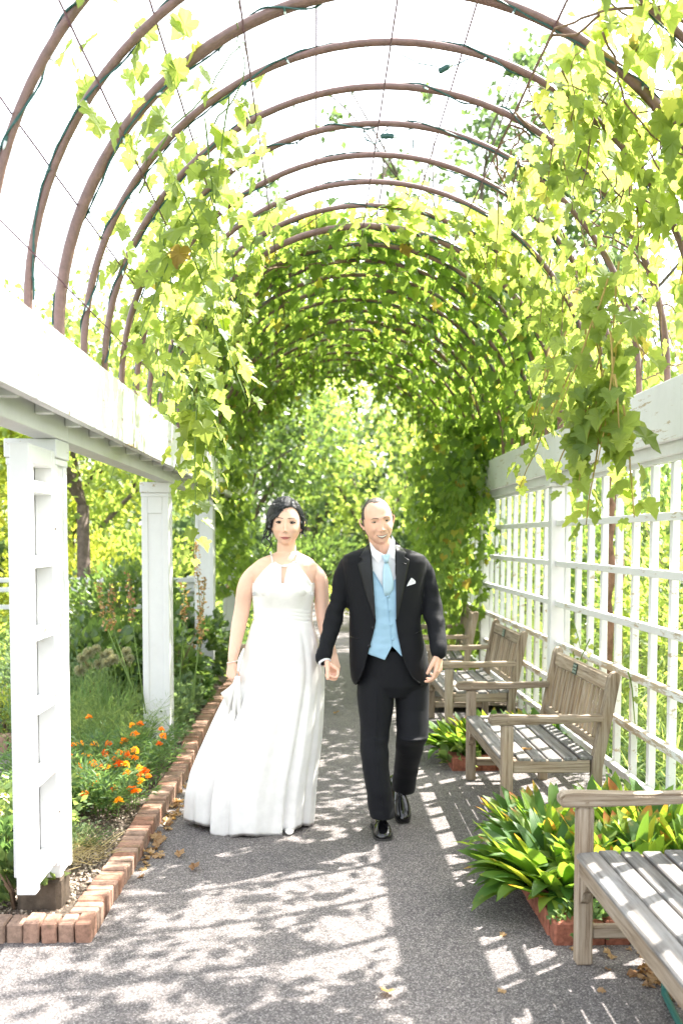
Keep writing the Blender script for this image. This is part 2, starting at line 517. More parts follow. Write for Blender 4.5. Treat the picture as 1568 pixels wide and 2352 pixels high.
XPL = -1.145
names_l = {0: 'nearest left', 1: 'x', 2: '', 3: '', 4: ''}
lab_l = {0: 'white square post at the left, nearest the viewer and mostly out of view',
         1: 'white post with ladder-like framing and concrete footing beside the daisies',
         2: 'plain square white post rising behind the orange marigolds',
         3: 'white square post behind the dried flower stalks left of the bride',
         4: 'far white post half buried in vine left of the bride'}
for k, yp in enumerate(YP):
    if k == 0: continue
    t = thing('white_post', lab_l[k], 'post', (XPL, yp, 0), 'left posts of the walkway')
    zb = .185 if k == 1 else .10
    board('footing', XPL - .09, XPL + .09, yp - .09, yp + .09, -.05, zb - .001, concrete, t, .02)
    board('post_core', XPL - .088, XPL + .088, yp - .088, yp + .088, zb, 1.905, white, t, .004)
    for sx in (-1, 1):
        for sy in (-1, 1):   # corner boards leave a sunk panel in each face
            board('corner_board', *sorted((XPL + sx * .096, XPL + sx * .052)), *sorted((yp + sy * .096, yp + sy * .052)), zb + .002, 1.903, white, t, .003)
    for sy in (-1, 1):
        board('panel_rail', XPL - .0515, XPL + .0515, *sorted((yp + sy * .0885, yp + sy * .0955)), 1.76, 1.90, white, t, .002)
        board('panel_rail', XPL - .0515, XPL + .0515, *sorted((yp + sy * .0885, yp + sy * .0955)), zb + .003, zb + .25, white, t, .002)
    board('capital', XPL - .105, XPL + .105, yp - .105, yp + .105, 1.906, ZB - .0635, white_worn, t, .004)
    board('capital_trim', XPL - .0995, XPL + .0995, yp - .0995, yp + .0995, 1.876, 1.9045, white, t, .004)
    if k == 1:
        ya, yb = yp - .47, yp - .10
        x0, x1 = XPL + .028, XPL + .098
        board('stile', x0, x1, ya, ya + .06, .25, 1.93, white, t, .003)
        board('stile', x0, x1, yb - .045, yb - .001, .25, 1.93, white, t, .003)
        for zr in (.66, .935, 1.215, 1.49, 1.775):
            board('rung', x0 + .004, x1 - .002, ya + .0605, yb - .0455, zr - .022, zr + .022, white_worn, t, .003)
        board('rung', x0 + .004, x1 - .002, ya + .0605, yb - .0455, 1.86, 1.93, white, t, .003)
        board('rung', x0 + .004, x1 - .002, ya + .0605, yb - .0455, .27, .33, white, t, .003)
        board('back_board', XPL + .010, XPL + .026, ya + .16, yb - .002, .3, 1.92, white, t, .002)
        for z in (1.62, .47): # screw heads on the inner face
            put('screw_head', cbox(.012, .012, .012, .003, screw_m), t, (XPL + .097, yb - .02, z))
lab_r = {0: 'white post', 1: 'white lattice post at the right beside the nearest bench, out of view',
         2: 'narrow white lattice post behind the second bench', 3: 'narrow white lattice post where the vine curtain begins behind the third bench',
         4: 'farthest white lattice post, wrapped in vine leaves'}
for k, yp in enumerate(YP):
    if k < 1: continue
    t = thing('lattice_post', lab_r[k], 'post', (1.75, yp, 0), 'right posts of the walkway')
    board('post_shaft', 1.70, 1.80, yp - .05, yp + .05, 0, ZB - .09, white, t, .005)
    board('capital', 1.675, 1.83, yp - .07, yp + .07, ZB - .089, ZB - .0635, white, t, .003)

# lattice panels (slats stand behind the rails)
lab_t = {0: 'white lattice panel right of the nearest bench', 1: 'white lattice panel behind the second bench with bright shrubs beyond',
         2: 'white lattice panel behind the third bench', 3: 'far white lattice panel overgrown with vine leaves'}
for b in range(4):
    ya, yb = YP[b] + .052, YP[b + 1] - .052
    t = thing('trellis', lab_t[b], 'lattice', (1.75, ya, 0), 'lattice panels under the right beam')
    for i in range(7):
        z = .24 + .29 * i
        m = white_flaked if i in (1, 2) and b != 3 else white_worn
        if i == 6: m = white
        board('rail', 1.731, 1.768, ya, yb, z - .021, z + .021, m, t, .003)
    ns = 10
    for i in range(ns):
        y = ya + .05 + (yb - ya - .1) * (i + .25) / (ns - .5)
        board('slat', 1.7685, 1.806, y - .0215 + random.uniform(-.003, .003), y + .0215, .10, 1.965, white_worn if i % 3 else white, t, .003)

# ------------------------------------------------------------------ the hoops
XC, RA, ZS = .36, 1.41, 2.40
def arc(y, a0=0, a1=180, r=RA, n=48):
    return [Vector((XC + r * math.cos(R(a0 + (a1 - a0) * i / n)), y, ZS + r * math.sin(R(a0 + (a1 - a0) * i / n)))) for i in range(n + 1)]
YH = [4.15 + .44 * k for k in range(-3, 23)]
for k, y in zip(range(-3, 23), YH):
    thick = k % 7 == 0
    r = .0235 if thick else .0165
    pts = [Vector((XC + RA, y, ZT - .019))] + arc(y) + [Vector((XC - RA, y, ZT - .019))]
    mb = MB().tube(pts, r, 10)
    o = mb.build('metal_hoop', pipe_m, None, True, origin=(XC, y, ZS))
    where = {-1: 'just before', 0: 'at', 1: 'just beyond'}
    if y < 4.0: lb = 'brown metal hoop at the upper left, %s the thick first hoop' % {-1: 'just before', -2: 'two steps before', -3: 'three steps before'}[k]
    elif thick: lb = {0: 'thick brown metal hoop standing above the ladder-framed post', 7: 'thick brown metal hoop where the leafy roof begins',
                      14: 'thick brown hoop deep inside the leafy roof', 21: 'thick brown hoop close to the far opening'}[k]
    elif k < 7: lb = 'thin brown hoop in the open roof, %s from the thick nearest one' % ['', 'first', 'second', 'third', 'fourth', 'fifth', 'sixth'][k]
    elif k < 14: lb = 'thin brown hoop under vine leaves, %s past the second thick hoop' % ['', 'first', 'second', 'third', 'fourth', 'fifth', 'sixth'][k - 7]
    else: lb = 'dark thin hoop in the far shaded roof, %s past the third thick hoop' % {15: 'first', 16: 'second', 17: 'third', 18: 'fourth', 19: 'fifth', 20: 'sixth', 22: 'last one'}[k]
    tag(o, lb, 'hoop', 'metal hoops of the tunnel')

for j, a in enumerate([91 + 13.4 * q for q in range(-4, 7)]):
    r = RA + (.022 if j % 2 else -.020)
    pts = []
    for i in range(60):
        y = .95 + 13 * i / 59
        pts.append((XC + r * math.cos(R(a)), y, ZS + r * math.sin(R(a)) - .006 * math.sin(y / .44 * PI) ** 2))
    o = MB().tube(pts, .0042, 4).build('guide_wire', wire_m, None)
    tag(o, 'thin rusty wire tied lengthwise over the hoops, %s' %
        ['low on the right side', 'second up on the right', 'third up on the right', 'fourth up on the right', 'running along the crown', 'just left of the crown',
         'second left of the crown', 'third left of the crown', 'fourth left of the crown', 'second lowest on the left', 'lowest on the left'][j], 'wire', 'wires over the hoops')

# string lights wound along the near hoops
bulb_me = MB().tube([(0, 0, 0), (0, 0, -.006), (0, 0, -.024), (0, 0, -.032)], [.0035, .005, .0042, .0012], 6).mesh('bulb', smooth=True)
bulb_me.materials.append(bulb_m)
sock_me = MB().tube([(0, 0, .012), (0, 0, -.004)], [.0045, .0055], 6).mesh('socket'); sock_me.materials.append(wire_g)
for k, y in zip(range(-3, 14), YH[:17]):
    t = thing('string_light', 'green wired string light wound along the %s' % (
        'thick near hoop' if k == 0 else 'second thick hoop' if k == 7 else
        ('hoop %s before the first thick one' % {-1: 'one', -2: 'two', -3: 'three'}.get(k, '')) if k < 0 else
        ('hoop %s beyond the first thick one' % ['', 'one', 'two', 'three', 'four', 'five', 'six'][k]) if k < 7 else
        ('shaded hoop %s beyond the second thick one' % ['', 'one', 'two', 'three', 'four', 'five', 'six'][k - 7])),
        'string lights', (XC, y, ZS), 'string lights on the hoops')
    pr = .0235 if k % 7 == 0 else .0165
    ph = random.uniform(0, 6)
    pts = []; pts2 = []
    M = 200
    for i in range(M + 1):
        a = R(2 + 176 * i / M)
        tw = ph + 5.5 * math.sin(a * 3 + ph) + a * 7
        rr = pr + .004
        rad = RA + rr * math.cos(tw) - .003 * abs(math.sin(a * 11))
        pts.append((XC + rad * math.cos(a), y + rr * math.sin(tw), ZS + rad * math.sin(a)))
        tw2 = a * 60
        pts2.append((XC + (rad + .0035 * math.cos(tw2)) * math.cos(a), y + rr * math.sin(tw) + .0035 * math.sin(tw2), ZS + (rad + .0035 * math.cos(tw2)) * math.sin(a)))
    MB().tube(pts, .0034, 4).tube(pts2, .0028, 4).build('wire', wire_g, t)
    for q in range(14):
        i = int(6 + q * (M - 12) / 13 + random.uniform(-3, 3)); i = max(0, min(M, i))
        p = Vector(pts[i])
        rot = (random.uniform(-.9, .9), random.uniform(-.9, .9), 0)
        b = put('bulb', bulb_me, t, p + Vector((0, 0, -.012)), rot)
        put('socket', sock_me, b, p + Vector((0, 0, -.012)))
# plugs where light strings meet
def plug(x, y, Y, label, n, lead):
    c = at(x, y, Y)
    t = thing('extension_plug', label, 'plug', c)
    for i in range(n):
        o = Vector((random.uniform(-.03, .03) * (n > 1), 0, random.uniform(-.015, .015) * (n > 1)))
        me = cbox(.052, .022, .024, .006, wire_g)
        pl = put('plug_body', me, t, c + o, (0, random.uniform(-.5, .3), random.uniform(-.4, .4)))
        me2 = cbox(.018, .016, .018, .003, bulb_m)
        put('plug_face', me2, pl, c + o + Vector((.034, 0, 0)))
    for L in lead:
        MB().tube([at(px, py, Y) for px, py in L], .003, 5).build('lead', wire_g, t)
plug(1019, 158, 4.59, 'green plug hanging from the open hoop at the right of the crown', 1, [[(920, 124), (960, 145), (1000, 152), (1012, 157)], [(1026, 157), (1050, 148), (1068, 138), (1078, 134)]])
plug(882, 318, 5.47, 'cluster of green plugs and loops tied under the crown wire', 3, [[(835, 300), (840, 322), (862, 330), (875, 322)], [(860, 300), (835, 296), (832, 312), (850, 325)], [(905, 318), (925, 300), (948, 295), (950, 315), (947, 345)], [(872, 312), (890, 296), (905, 300)]])
# ------------------------------------------------------------------ benches
def bench(name, label, x, y, rz=0.0, plaque=False, L=1.28, leaf=False):
    """x = front of the arms, y = near end; the bench faces -X and its back leans to the lattice"""
    t = thing(name, label, 'bench', (x, y, 0), 'teak benches along the lattice')
    t.rotation_euler = (0, 0, rz)
    def lb(nm, x0, x1, y0, y1, z0, z1, mat, ch=.006, rot=None, par=None):
        me = cbox(x1 - x0, y1 - y0, z1 - z0, ch, mat)
        return put(nm, me, par or t, ((x0 + x1) / 2, (y0 + y1) / 2, (z0 + z1) / 2), rot, local=True)
    th = R(11)
    for yy in (0, L - .055):
        lb('leg', .045, .105, yy, yy + .055, 0, .592, teak['z'])
        # rear leg runs up into the back post: lower half upright, upper half raked
        mb = MB().prism([(.520, 0), (.575, 0), (.582, .36), (.672, .845), (.668, .868), (.648, .876), (.628, .868), (.612, .845), (.527, .40)], 'y', yy, yy + .055)
        me = mb.mesh('leg')
        bm = bmesh.new(); bm.from_mesh(me); bmesh.ops.recalc_face_normals(bm, faces=bm.faces)
        bmesh.ops.bevel(bm, geom=[e for e in bm.edges if e.calc_face_angle(0) > .9], offset=.004, segments=1, affect='EDGES'); bm.to_mesh(me); bm.free()
        me.materials.append(teak['z']); put('leg', me, t, (0, 0, 0), local=True)
        # arm: rounded nose, slight dip
        out = [(-.012, .594), (-.022, .606), (-.022, .628), (-.008, .644), (.03, .648), (.30, .640), (.585, .646), (.585, .612), (.30, .600), (.06, .594)]
        mb = MB().prism(out, 'y', yy - .008, yy + .063)
        me = mb.mesh('armrest')
        bm = bmesh.new(); bm.from_mesh(me); bmesh.ops.recalc_face_normals(bm, faces=bm.faces)
        bmesh.ops.bevel(bm, geom=[e for e in bm.edges if e.calc_face_angle(0) > .9], offset=.007, segments=2, affect='EDGES'); bm.to_mesh(me); bm.free()
        me.materials.append(teak['x']); put('armrest', me, t, (0, 0, 0), local=True)
        lb('side_rail', .1055, .5195, yy + .012, yy + .044, .335, .405, teak['x'])
        lb('stretcher', .1055, .5195, yy + .010, yy + .046, .095, .145, teak['x'])
        # curved bracket under the front rail
        s = 1 if yy == 0 else -1
        y0 = yy + (.0555 if s > 0 else -.0005)
        mb = MB().prism([(y0, .33), (y0 + s * .085, .33), (y0 + s * .07, .305), (y0 + s * .035, .285), (y0 + s * .02, .25), (y0, .235)], 'x', .055, .085)
        me = mb.mesh('bracket'); bm = bmesh.new(); bm.from_mesh(me); bmesh.ops.recalc_face_normals(bm, faces=bm.faces); bm.to_mesh(me); bm.free()
        me.materials.append(teak['z']); put('bracket', me, t, (0, 0, 0), local=True)
        put('dowel', cbox(.012, .004, .012, .002, teak['x']), t, (.075, yy - .010, .615), local=True)
    lb('front_rail', .048, .085, .0555, L - .0555, .333, .402, teak['y'])
    lb('rear_rail', .530, .562, .0555, L - .0555, .335, .395, teak['y'])
    xs = .050
    for i in range(6):   # the first slat lies low on the rounded front edge
        wd = .070
        z = .414 - (.010 if i in (2, 3) else .005 if i in (1, 4) else 0)
        if i == 0: lb('seat_slat', xs - .012, xs + wd, -.002 + .056, L - .0545, z - .008, z + .014, grey_wood, .006, (0, -.10, 0))
        else: lb('seat_slat', xs, xs + wd, .010 if xs > .106 else .057, L - .010 if xs > .106 else L - .057, z - .010, z + .012, grey_wood, .005, (0, 0, random.uniform(-.002, .002)))
        xs += wd + .0125
    # back: top rail, lower rail, slats
    bx = lambda z: .552 + (z - .36) * .188
    tr = lb('top_rail', bx(.80) - .016, bx(.80) + .022, .0555, L - .0555, .755, .845, teak['y'], .012, (0, .186, 0))
    lb('back_rail', bx(.47) - .016, bx(.47) + .016, .0555, L - .0555, .452, .497, teak['y'], .005, (0, .186, 0))
    nb = 14
    for i in range(nb):
        yy = .0555 + (L - .111) * (i + .5) / nb
        zc = (.498 + .756) / 2
        me = cbox(.016, .036, .262, .003, teak['z'])
        put('back_slat', me, t, (bx(zc), yy, zc), (0, .186, 0), local=True)
    if plaque:
        pl = put('plaque', cbox(.004, .088, .066, .001, iron_dark), t, (bx(.80) - .021, L * .56, .800), (0, .186, 0), local=True)
        # three rows of worn raised lettering, too small to read
        yy0 = [(.030, .052), (.036, .066), (.034, .060)]
        for r_, zz in enumerate((.018, 0, -.018)):
            yv = -yy0[r_][0]
            mb = MB()
            while yv < yy0[r_][1] - yy0[r_][0] + .008:
                lw = random.choice((.005, .007, .009))
                mb.box(-.0031, -.0021, yv, yv + .0016, zz - .005, zz + .005)
                mb.box(-.0031, -.0021, yv + .0016, yv + lw, zz + (.0032 if random.random() < .5 else -.005), zz + (.005 if random.random() < .5 else -.0032) + .001)
                mb.box(-.0031, -.0021, yv + lw - .0014, yv + lw, zz - .005, zz + random.choice((.001, .005)))
                yv += lw + .003
            me = mb.mesh('lettering'); me.materials.append(plaque_txt)
            put('lettering', me, pl, (0, 0, 0), local=True)
    return t
bench('teak_bench', 'weathered grey-brown bench nearest the viewer, cut by the edge of the view', .915, 2.26, L=1.38)
bench('teak_bench', 'weathered teak bench with slatted back and dark plaque, second from the viewer', .935, 5.19, 0.0, True)
bench('teak_bench', 'weathered teak bench with small plaque seen beside the groom\'s hand', .935, 7.50, 0.0, True, 1.22)
bench('teak_bench', 'farthest weathered bench, mostly hidden behind the groom\'s arm', .90, 9.62, R(-4), False, 1.22)

# white rail fence far across the garden
t = thing('white_rail_fence', 'low white three-rail fence across the garden on the left', 'fence', (-3, 12.3, 0))
for z in (1.07, .955, .74): board('rail', -9.5, -1.25, 12.28, 12.32, z - .028, z + .028, white, t, .004)
for x in np.arange(-9.3, -1, 1.55): board('fence_post', x - .045, x + .045, 12.325, 12.40, 0, 1.12, white, t, .004)

# hose at the edge behind the near bench
pts = [ground(1555, 2380), ground(1530, 2330), ground(1512, 2290), ground(1512, 2255, .03), ground(1525, 2225, .07), ground(1550, 2205, .1)]
pts = [Vector((p.x + .02, p.y, p.z + .012)) for p in pts]
P2 = []
for i in range(len(pts) - 1):
    for q in range(5): P2.append(pts[i].lerp(pts[i + 1], q / 5))
o = MB().tube(P2, .012, 8).build('garden_hose', hose_m, None, True)
tag(o, 'green garden hose curling among dead leaves under the near bench', 'hose')
# ------------------------------------------------------------------ leaf shapes
def grape_leaf(detail=True, fold=.16, droop=.22, wave=.05, seed=0):
    if detail:
        h = [(0, 0), (.10, -.13), (.27, -.15), (.36, -.03), (.49, .05), (.47, .17), (.40, .26), (.53, .36), (.55, .52), (.40, .52), (.30, .57), (.25, .72), (.12, .84), (0, 1.0)]
    else:
        h = [(0, 0), (.26, -.13), (.48, .08), (.42, .27), (.53, .50), (.26, .60), (0, .97)]
    out = h + [(-x, y) for x, y in h[-2:0:-1]]
    pts = [(0, .32)] + out
    r = random.Random(seed)
    V = []
    for i, (x, y) in enumerate(pts):
        V.append((x * r.uniform(.93, 1.07), y - .0, fold * abs(x) * (1 if fold > 0 else 1) - droop * y * y + (r.uniform(-wave, wave) if i else 0)))
    n = len(out)
    F = [(0, 1 + i, 1 + (i + 1) % n) for i in range(n)]
    return np.array(V), np.array(F)
GL = [grape_leaf(True, f, d, .05, s) for s, (f, d) in enumerate([(.16, .22), (.30, .10), (-.15, .35), (.05, .45), (.35, .30), (-.25, .05)])]
GS = grape_leaf(False, .2, .25, .03, 9)
oval = (np.array([(0, 0, 0), (.26, .25, .07), (.30, .55, .06), (0, 1, -.12), (-.30, .55, .06), (-.26, .25, .07), (0, .5, -.03)]),
        np.array([(6, 0, 1), (6, 1, 2), (6, 2, 3), (6, 3, 4), (6, 4, 5), (6, 5, 0)]))
narrow = (np.array([(0, 0, 0), (.11, .45, .04), (0, 1, -.10), (-.11, .45, .04)]), np.array([(0, 1, 2), (0, 2, 3)]))
blade = (np.array([(-.02, 0, 0), (.02, 0, 0), (.018, .5, .02), (-.018, .5, .02), (0, 1, -.10)]), np.array([(0, 1, 2), (0, 2, 3), (3, 2, 4)]))
diam = (np.array([(0, 0, 0), (.34, .45, .10), (0, 1, -.08), (-.34, .45, .10)]), np.array([(0, 1, 2), (0, 2, 3)]))

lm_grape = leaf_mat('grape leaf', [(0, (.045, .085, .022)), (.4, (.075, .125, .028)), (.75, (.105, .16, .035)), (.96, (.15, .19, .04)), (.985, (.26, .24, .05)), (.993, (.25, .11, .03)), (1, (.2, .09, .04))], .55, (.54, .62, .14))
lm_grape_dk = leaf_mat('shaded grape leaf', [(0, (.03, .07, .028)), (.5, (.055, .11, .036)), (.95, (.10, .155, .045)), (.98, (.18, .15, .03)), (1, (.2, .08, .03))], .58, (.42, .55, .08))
lm_tree = leaf_mat('pale tree leaf', [(0, (.07, .115, .035)), (.5, (.12, .17, .05)), (1, (.17, .21, .06))], .62, (.45, .56, .12))
lm_tree_y = leaf_mat('yellow green tree leaf', [(0, (.07, .10, .025)), (.5, (.15, .19, .04)), (.9, (.2, .23, .05)), (1, (.26, .22, .05))], .65, (.52, .56, .08))
lm_dark = leaf_mat('dark shrub leaf', [(0, (.035, .07, .032)), (.6, (.06, .105, .042)), (1, (.11, .15, .055))], .4, (.28, .42, .08), .35, .5)
lm_blue = leaf_mat('blue green leaf', [(0, (.055, .095, .06)), (.6, (.09, .14, .085)), (1, (.14, .19, .10))], .35, (.32, .45, .16), .6, .2)
lm_mari = leaf_mat('marigold foliage', [(0, (.04, .095, .05)), (.6, (.07, .135, .065)), (1, (.13, .19, .09))], .4, (.3, .46, .1), .5, .3)
lm_soft = leaf_mat('soft feathery green', [(0, (.07, .12, .05)), (.6, (.11, .17, .07)), (1, (.18, .23, .09))], .45, (.45, .55, .15), .6, .2)
lm_red = leaf_mat('salmon orange blossom', [(0, (.5, .16, .07)), (1, (.6, .28, .12))], .4, (.8, .35, .15))
lm_pink = leaf_mat('dusty seed head', [(0, (.20, .23, .16)), (1, (.30, .30, .24))], .4, (.5, .42, .28))

def leaf_objects(t, meshes, pos, tip, nrm, size, name='leaf'):
    Rm = frames(np.asarray(tip, float), np.asarray(nrm, float))
    P = wl(t)
    for i in range(len(pos)):
        o = bpy.data.objects.new(name, meshes[i % len(meshes)])
        COL.objects.link(o); o.parent = t
        M = Matrix([list(r) for r in Rm[i]])
        o.rotation_euler = M.to_euler()
        o.location = Vector(pos[i]) - P
        s = float(size[i]); o.scale = (s, s, s)
def tpl_meshes(tpls, mat, nm='leaf'):
    r = []
    for V, F in tpls:
        me = bpy.data.meshes.new(nm); me.from_pydata([tuple(v) for v in V], [], [tuple(int(a) for a in f) for f in F])
        me.materials.append(mat); r.append(me)
    return r
gl_me = tpl_meshes(GL, lm_grape); gl_me_dk = tpl_meshes(GL, lm_grape_dk)

_Rn = np.array(_Rc)
def in_view(P, m=40):
    d = (P - np.array([0, 0, 1.58])) @ _Rn          # camera-space
    z = -d[:, 2]
    x = 784 + 2287 * d[:, 0] / np.maximum(z, .01); y = 1357 - 2287 * d[:, 1] / np.maximum(z, .01)
    return (z > .3) & (x > -m) & (x < 1568 + m) & (y > -m) & (y < 2352 + m), z

def vine_thing(label, pos, tip, nrm, size, mat, meshes, stems, stem_mat=vine_stem, nparts=300, group='grapevines on the tunnel', extra=None):
    pos, tip, nrm, size = map(np.asarray, (pos, tip, nrm, size))
    base = Vector(pos.mean(0)); base.z = float(pos[:, 2].min())
    t = thing('grapevine', label, 'vine', base, group)
    vis, z = in_view(pos)
    key = np.where(vis, size / np.maximum(z, .1), -1)
    order = np.argsort(-key)
    a, b = order[:nparts], order[nparts:]
    leaf_objects(t, meshes, pos[a], tip[a], nrm[a], size[a])
    if len(b):
        Vs, Fs, n0 = [], [], 0
        near = b[z[b] < 8.2]; far = b[z[b] >= 8.2]
        for q in range(6):
            s = near[q::6]
            if len(s):
                V, F = scatter(*GL[q], pos[s], tip[s], nrm[s], size[s]); Vs.append(V); Fs.append(F + n0); n0 += len(V)
        if len(far):
            V, F = scatter(*GS, pos[far], tip[far], nrm[far], size[far]); Vs.append(V); Fs.append(F + n0); n0 += len(V)
        o = np_mesh('leaves', np.concatenate(Vs), np.concatenate(Fs), mat, t); tag(o, kind='stuff')
    if stems:
        mb = MB()
        for pts, r in stems: mb.tube(pts, r, 5)
        tag(mb.build('stem', stem_mat, t, True), kind='stuff')
    if extra: extra(t)
    return t

def arc_pos(a, y, r):
    return np.stack([XC + r * np.cos(a), y, ZS + r * np.sin(a)], 1)
def noise2(x, y, s=2.2, o=0.0):
    return np.array([noise.noise(Vector((float(u) * s, float(v) * s, o))) for u, v in zip(x, y)])
def hoop_leaves(dens, a_rng, y_rng, dmax, gap=.15, seed=0., rs=(.03, .07), szr=(.07, .125), under=.25):
    """dens(a_deg, y) -> leaves per square metre"""
    area = R(a_rng[1] - a_rng[0]) * RA * (y_rng[1] - y_rng[0])
    n = int(area * dmax)
    a = rng.uniform(*a_rng, n); y = rng.uniform(*y_rng, n)
    d = dens(a, y)
    nz = noise2(a / 25, y, 1.6, seed) + .5 * noise2(a / 25, y, 4.5, seed + 5)
    d = d * np.clip((nz + gap) * 3.5 + .5, 0.06, 1.25)
    k = rng.uniform(0, dmax, n) < d
    a, y = np.radians(a[k]), y[k]; n = len(a)
    r = RA + rng.normal(rs[0], rs[1], n) - (rng.uniform(0, 1, n) < under) * rng.uniform(0, .16, n)
    P = arc_pos(a, y, r)
    rad = np.stack([np.cos(a), np.zeros(n), np.sin(a)], 1)
    nrm = rad * .8 + np.array([0, 0, .5]) + rdir(n) * .75
    side = np.sign(np.cos(a))
    tip = np.stack([side * np.abs(np.sin(a)) * .5, np.zeros(n), -np.abs(np.cos(a)) - .35], 1) + rdir(n) * .75
    sz = rng.uniform(*szr, n) * np.where(rng.uniform(0, 1, n) < .2, .6, 1)
    return P, tip, nrm, sz
def walkers(n, a_rng, y_rng, L=(.8, 2.2), rad=.006, out=.03, bias=(0, 0)):
    st = []
    for _ in range(n):
        a, y = random.uniform(*a_rng), random.uniform(*y_rng); ln = random.uniform(*L); hd = random.uniform(0, 2 * PI)
        pts = []; m = int(ln / .06); rr = RA + random.uniform(-.05, .08)
        for i in range(m):
            pts.append(Vector((XC + rr * math.cos(R(a)), y, ZS + rr * math.sin(R(a)))))
            hd += random.gauss(0, .28); rr += random.gauss(0, .008); rr = min(max(rr, RA - .1), RA + .12)
            a += math.degrees(.06 * math.cos(hd) / RA) + bias[0]; y += .06 * math.sin(hd) + bias[1]
            a = min(max(a, a_rng[0] - 4), a_rng[1] + 4)
        r0 = rad * random.uniform(.5, 1.3)
        if len(pts) > 3: st.append((pts, [r0 * (1 - .7 * i / len(pts)) for i in range(len(pts))]))
    return st
def hanging(starts, L, sz=(.07, .12), step=.055, sway=.05, drift=(0, 0)):
    P, T, Nn, Z, st = [], [], [], [], []
    for s in starts:
        ln = random.uniform(*L); p = Vector(s); v = Vector((random.gauss(0, .25), random.gauss(0, .25), -1)); pts = [p.copy()]
        m = max(4, int(ln / .05))
        for i in range(m):
            v += Vector((random.gauss(0, sway) + drift[0] * .05, random.gauss(0, sway) + drift[1] * .05, -.05)); v.normalize()
            p = p + v * .05; pts.append(p.copy())
            for q in range(1 if random.random() < .65 else 2):
                sd = rdir(1, (-.2, .35))[0]
                dd = Vector(sd) * random.uniform(.02, .085)
                P.append(p + dd); tp = Vector((sd[0] * .7, sd[1] * .7, -.8)) + Vector(rdir(1)[0]) * .35
                T.append(tp); Nn.append(Vector((sd[0], sd[1], .55)) + Vector(rdir(1)[0]) * .5)
                Z.append(random.uniform(*sz) * (1 - .45 * i / m))
        st.append((pts, [.0042 * (1 - .75 * i / len(pts)) + .0008 for i in range(len(pts))]))
    return np.array(P), np.array(T), np.array(Nn), np.array(Z), st
def cat(*parts):
    return [np.concatenate([p[i] for p in parts]) for i in range(4)]

sstep = lambda x, a, b: np.clip((x - a) / (b - a), 0, 1)
# --- left vine over the open hoops
def dl(a, y):
    up = 75 * (np.abs(a - 133 + (y - 3.7) * 5) < 15) * sstep(y, 2.6, 3.0) * (y < 4.75)
    main = 105 * sstep(y, 4.5, 5.1) * sstep(a, 112, 128) * (1 - .75 * sstep(a, 158, 174))
    return np.maximum(up, main)
A = hoop_leaves(dl, (105, 179), (2.6, 7.0), 220, .18, 3.1)
hs = []
for _ in range(18):
    a = random.uniform(120, 152); y = random.uniform(4.6, 6.9)
    hs.append((XC + RA * math.cos(R(a)), y, ZS + RA * math.sin(R(a))))
H1 = hanging(hs, (.3, 1.15), (.06, .12))
hs2 = [at(x, y, Y) for x, y, Y in ((452, 470, 4.75), (430, 560, 4.8), (455, 640, 5.0), (410, 420, 4.7), (470, 760, 5.3), (462, 820, 5.2), (440, 900, 5.2), (455, 905, 5.15))]
H2 = hanging(hs2, (.6, .95), (.08, .135), .05, .03)
hs3 = [at(x, y, Y) for x, y, Y in ((320, 985, 6.8), (300, 1000, 6.7), (345, 990, 6.9), (460, 1040, 5.4), (430, 1000, 5.3))]
H3 = hanging(hs3, (.2, .38), (.08, .12))
D = cat(A, H1[:4], H2[:4], H3[:4])
st = walkers(12, (122, 165), (4.7, 6.6), (.6, 1.4), .004) + H1[4] + H2[4] + H3[4]
vine_thing('pale sunlit grapevine hanging from the open hoops on the left', *D, lm_grape, gl_me, st, green_stem)

# --- right vine, near
def dr(a, y):
    top = 62 - 4 * sstep(y, 4.2, 5.6) + 60 * sstep(y, 6.3, 7.2)
    d = 250 * (1 - sstep(a, top - 7, top + 2))
    low = sstep(a, 4, 24) * .85 + .15
    low = np.where(y > 5.6, np.maximum(low, sstep(y, 5.6, 7.0)), low)
    low = np.where(y < 3.6, sstep(a, 20, 30), low)
    win = sstep(y, 4.6, 4.9) * (1 - sstep(y, 6.1, 6.4)) * sstep(a, 6, 10) * (1 - sstep(a, 46, 52))
    low = low * (1 - .80 * win) * (1 + .5 * (y < 4.5))
    return d * low
A = hoop_leaves(dr, (0, 125), (2.5, 7.0), 380, .4, 8.2, (.04, .09))
hs = []
for _ in range(22):
    a = random.uniform(30, 60); y = random.uniform(4.4, 6.9)
    hs.append((XC + RA * math.cos(R(a)), y, ZS + RA * math.sin(R(a))))
H1 = hanging(hs, (.2, .55), (.07, .12))
D = cat(A, H1[:4])
st = walkers(60, (5, 60), (2.8, 6.8), (.6, 2.4), .0055) + H1[4]
def twigs(t):
    pts = []
    for px, py, Y in ((1392, 1650, 6.9), (1398, 1500, 6.9), (1396, 1400, 6.9), (1402, 1300, 6.9), (1398, 1180, 6.9), (1392, 1080, 6.85), (1400, 980, 6.8)):
        p = at(px, py, Y); pts.append(p)
    P2 = []
    for i in range(len(pts) - 1):
        for q in range(5): P2.append(pts[i].lerp(pts[i + 1], q / 5) + Vector((random.gauss(0, .004), 0, 0)))
    MB().tube(P2, [.034 + .008 * math.sin(i) for i in range(len(P2))], 8).build('trunk', bark_red, t, True)
    q2 = [p + Vector((.09, .05, 0)) for p in P2[::2]]
    MB().tube(q2, [.022] * len(q2), 7).build('trunk', bark_red, t, True)
vine_thing('dense grapevine glowing yellow green over the right side hoops', *D, lm_grape, gl_me, st, vine_stem, extra=twigs)

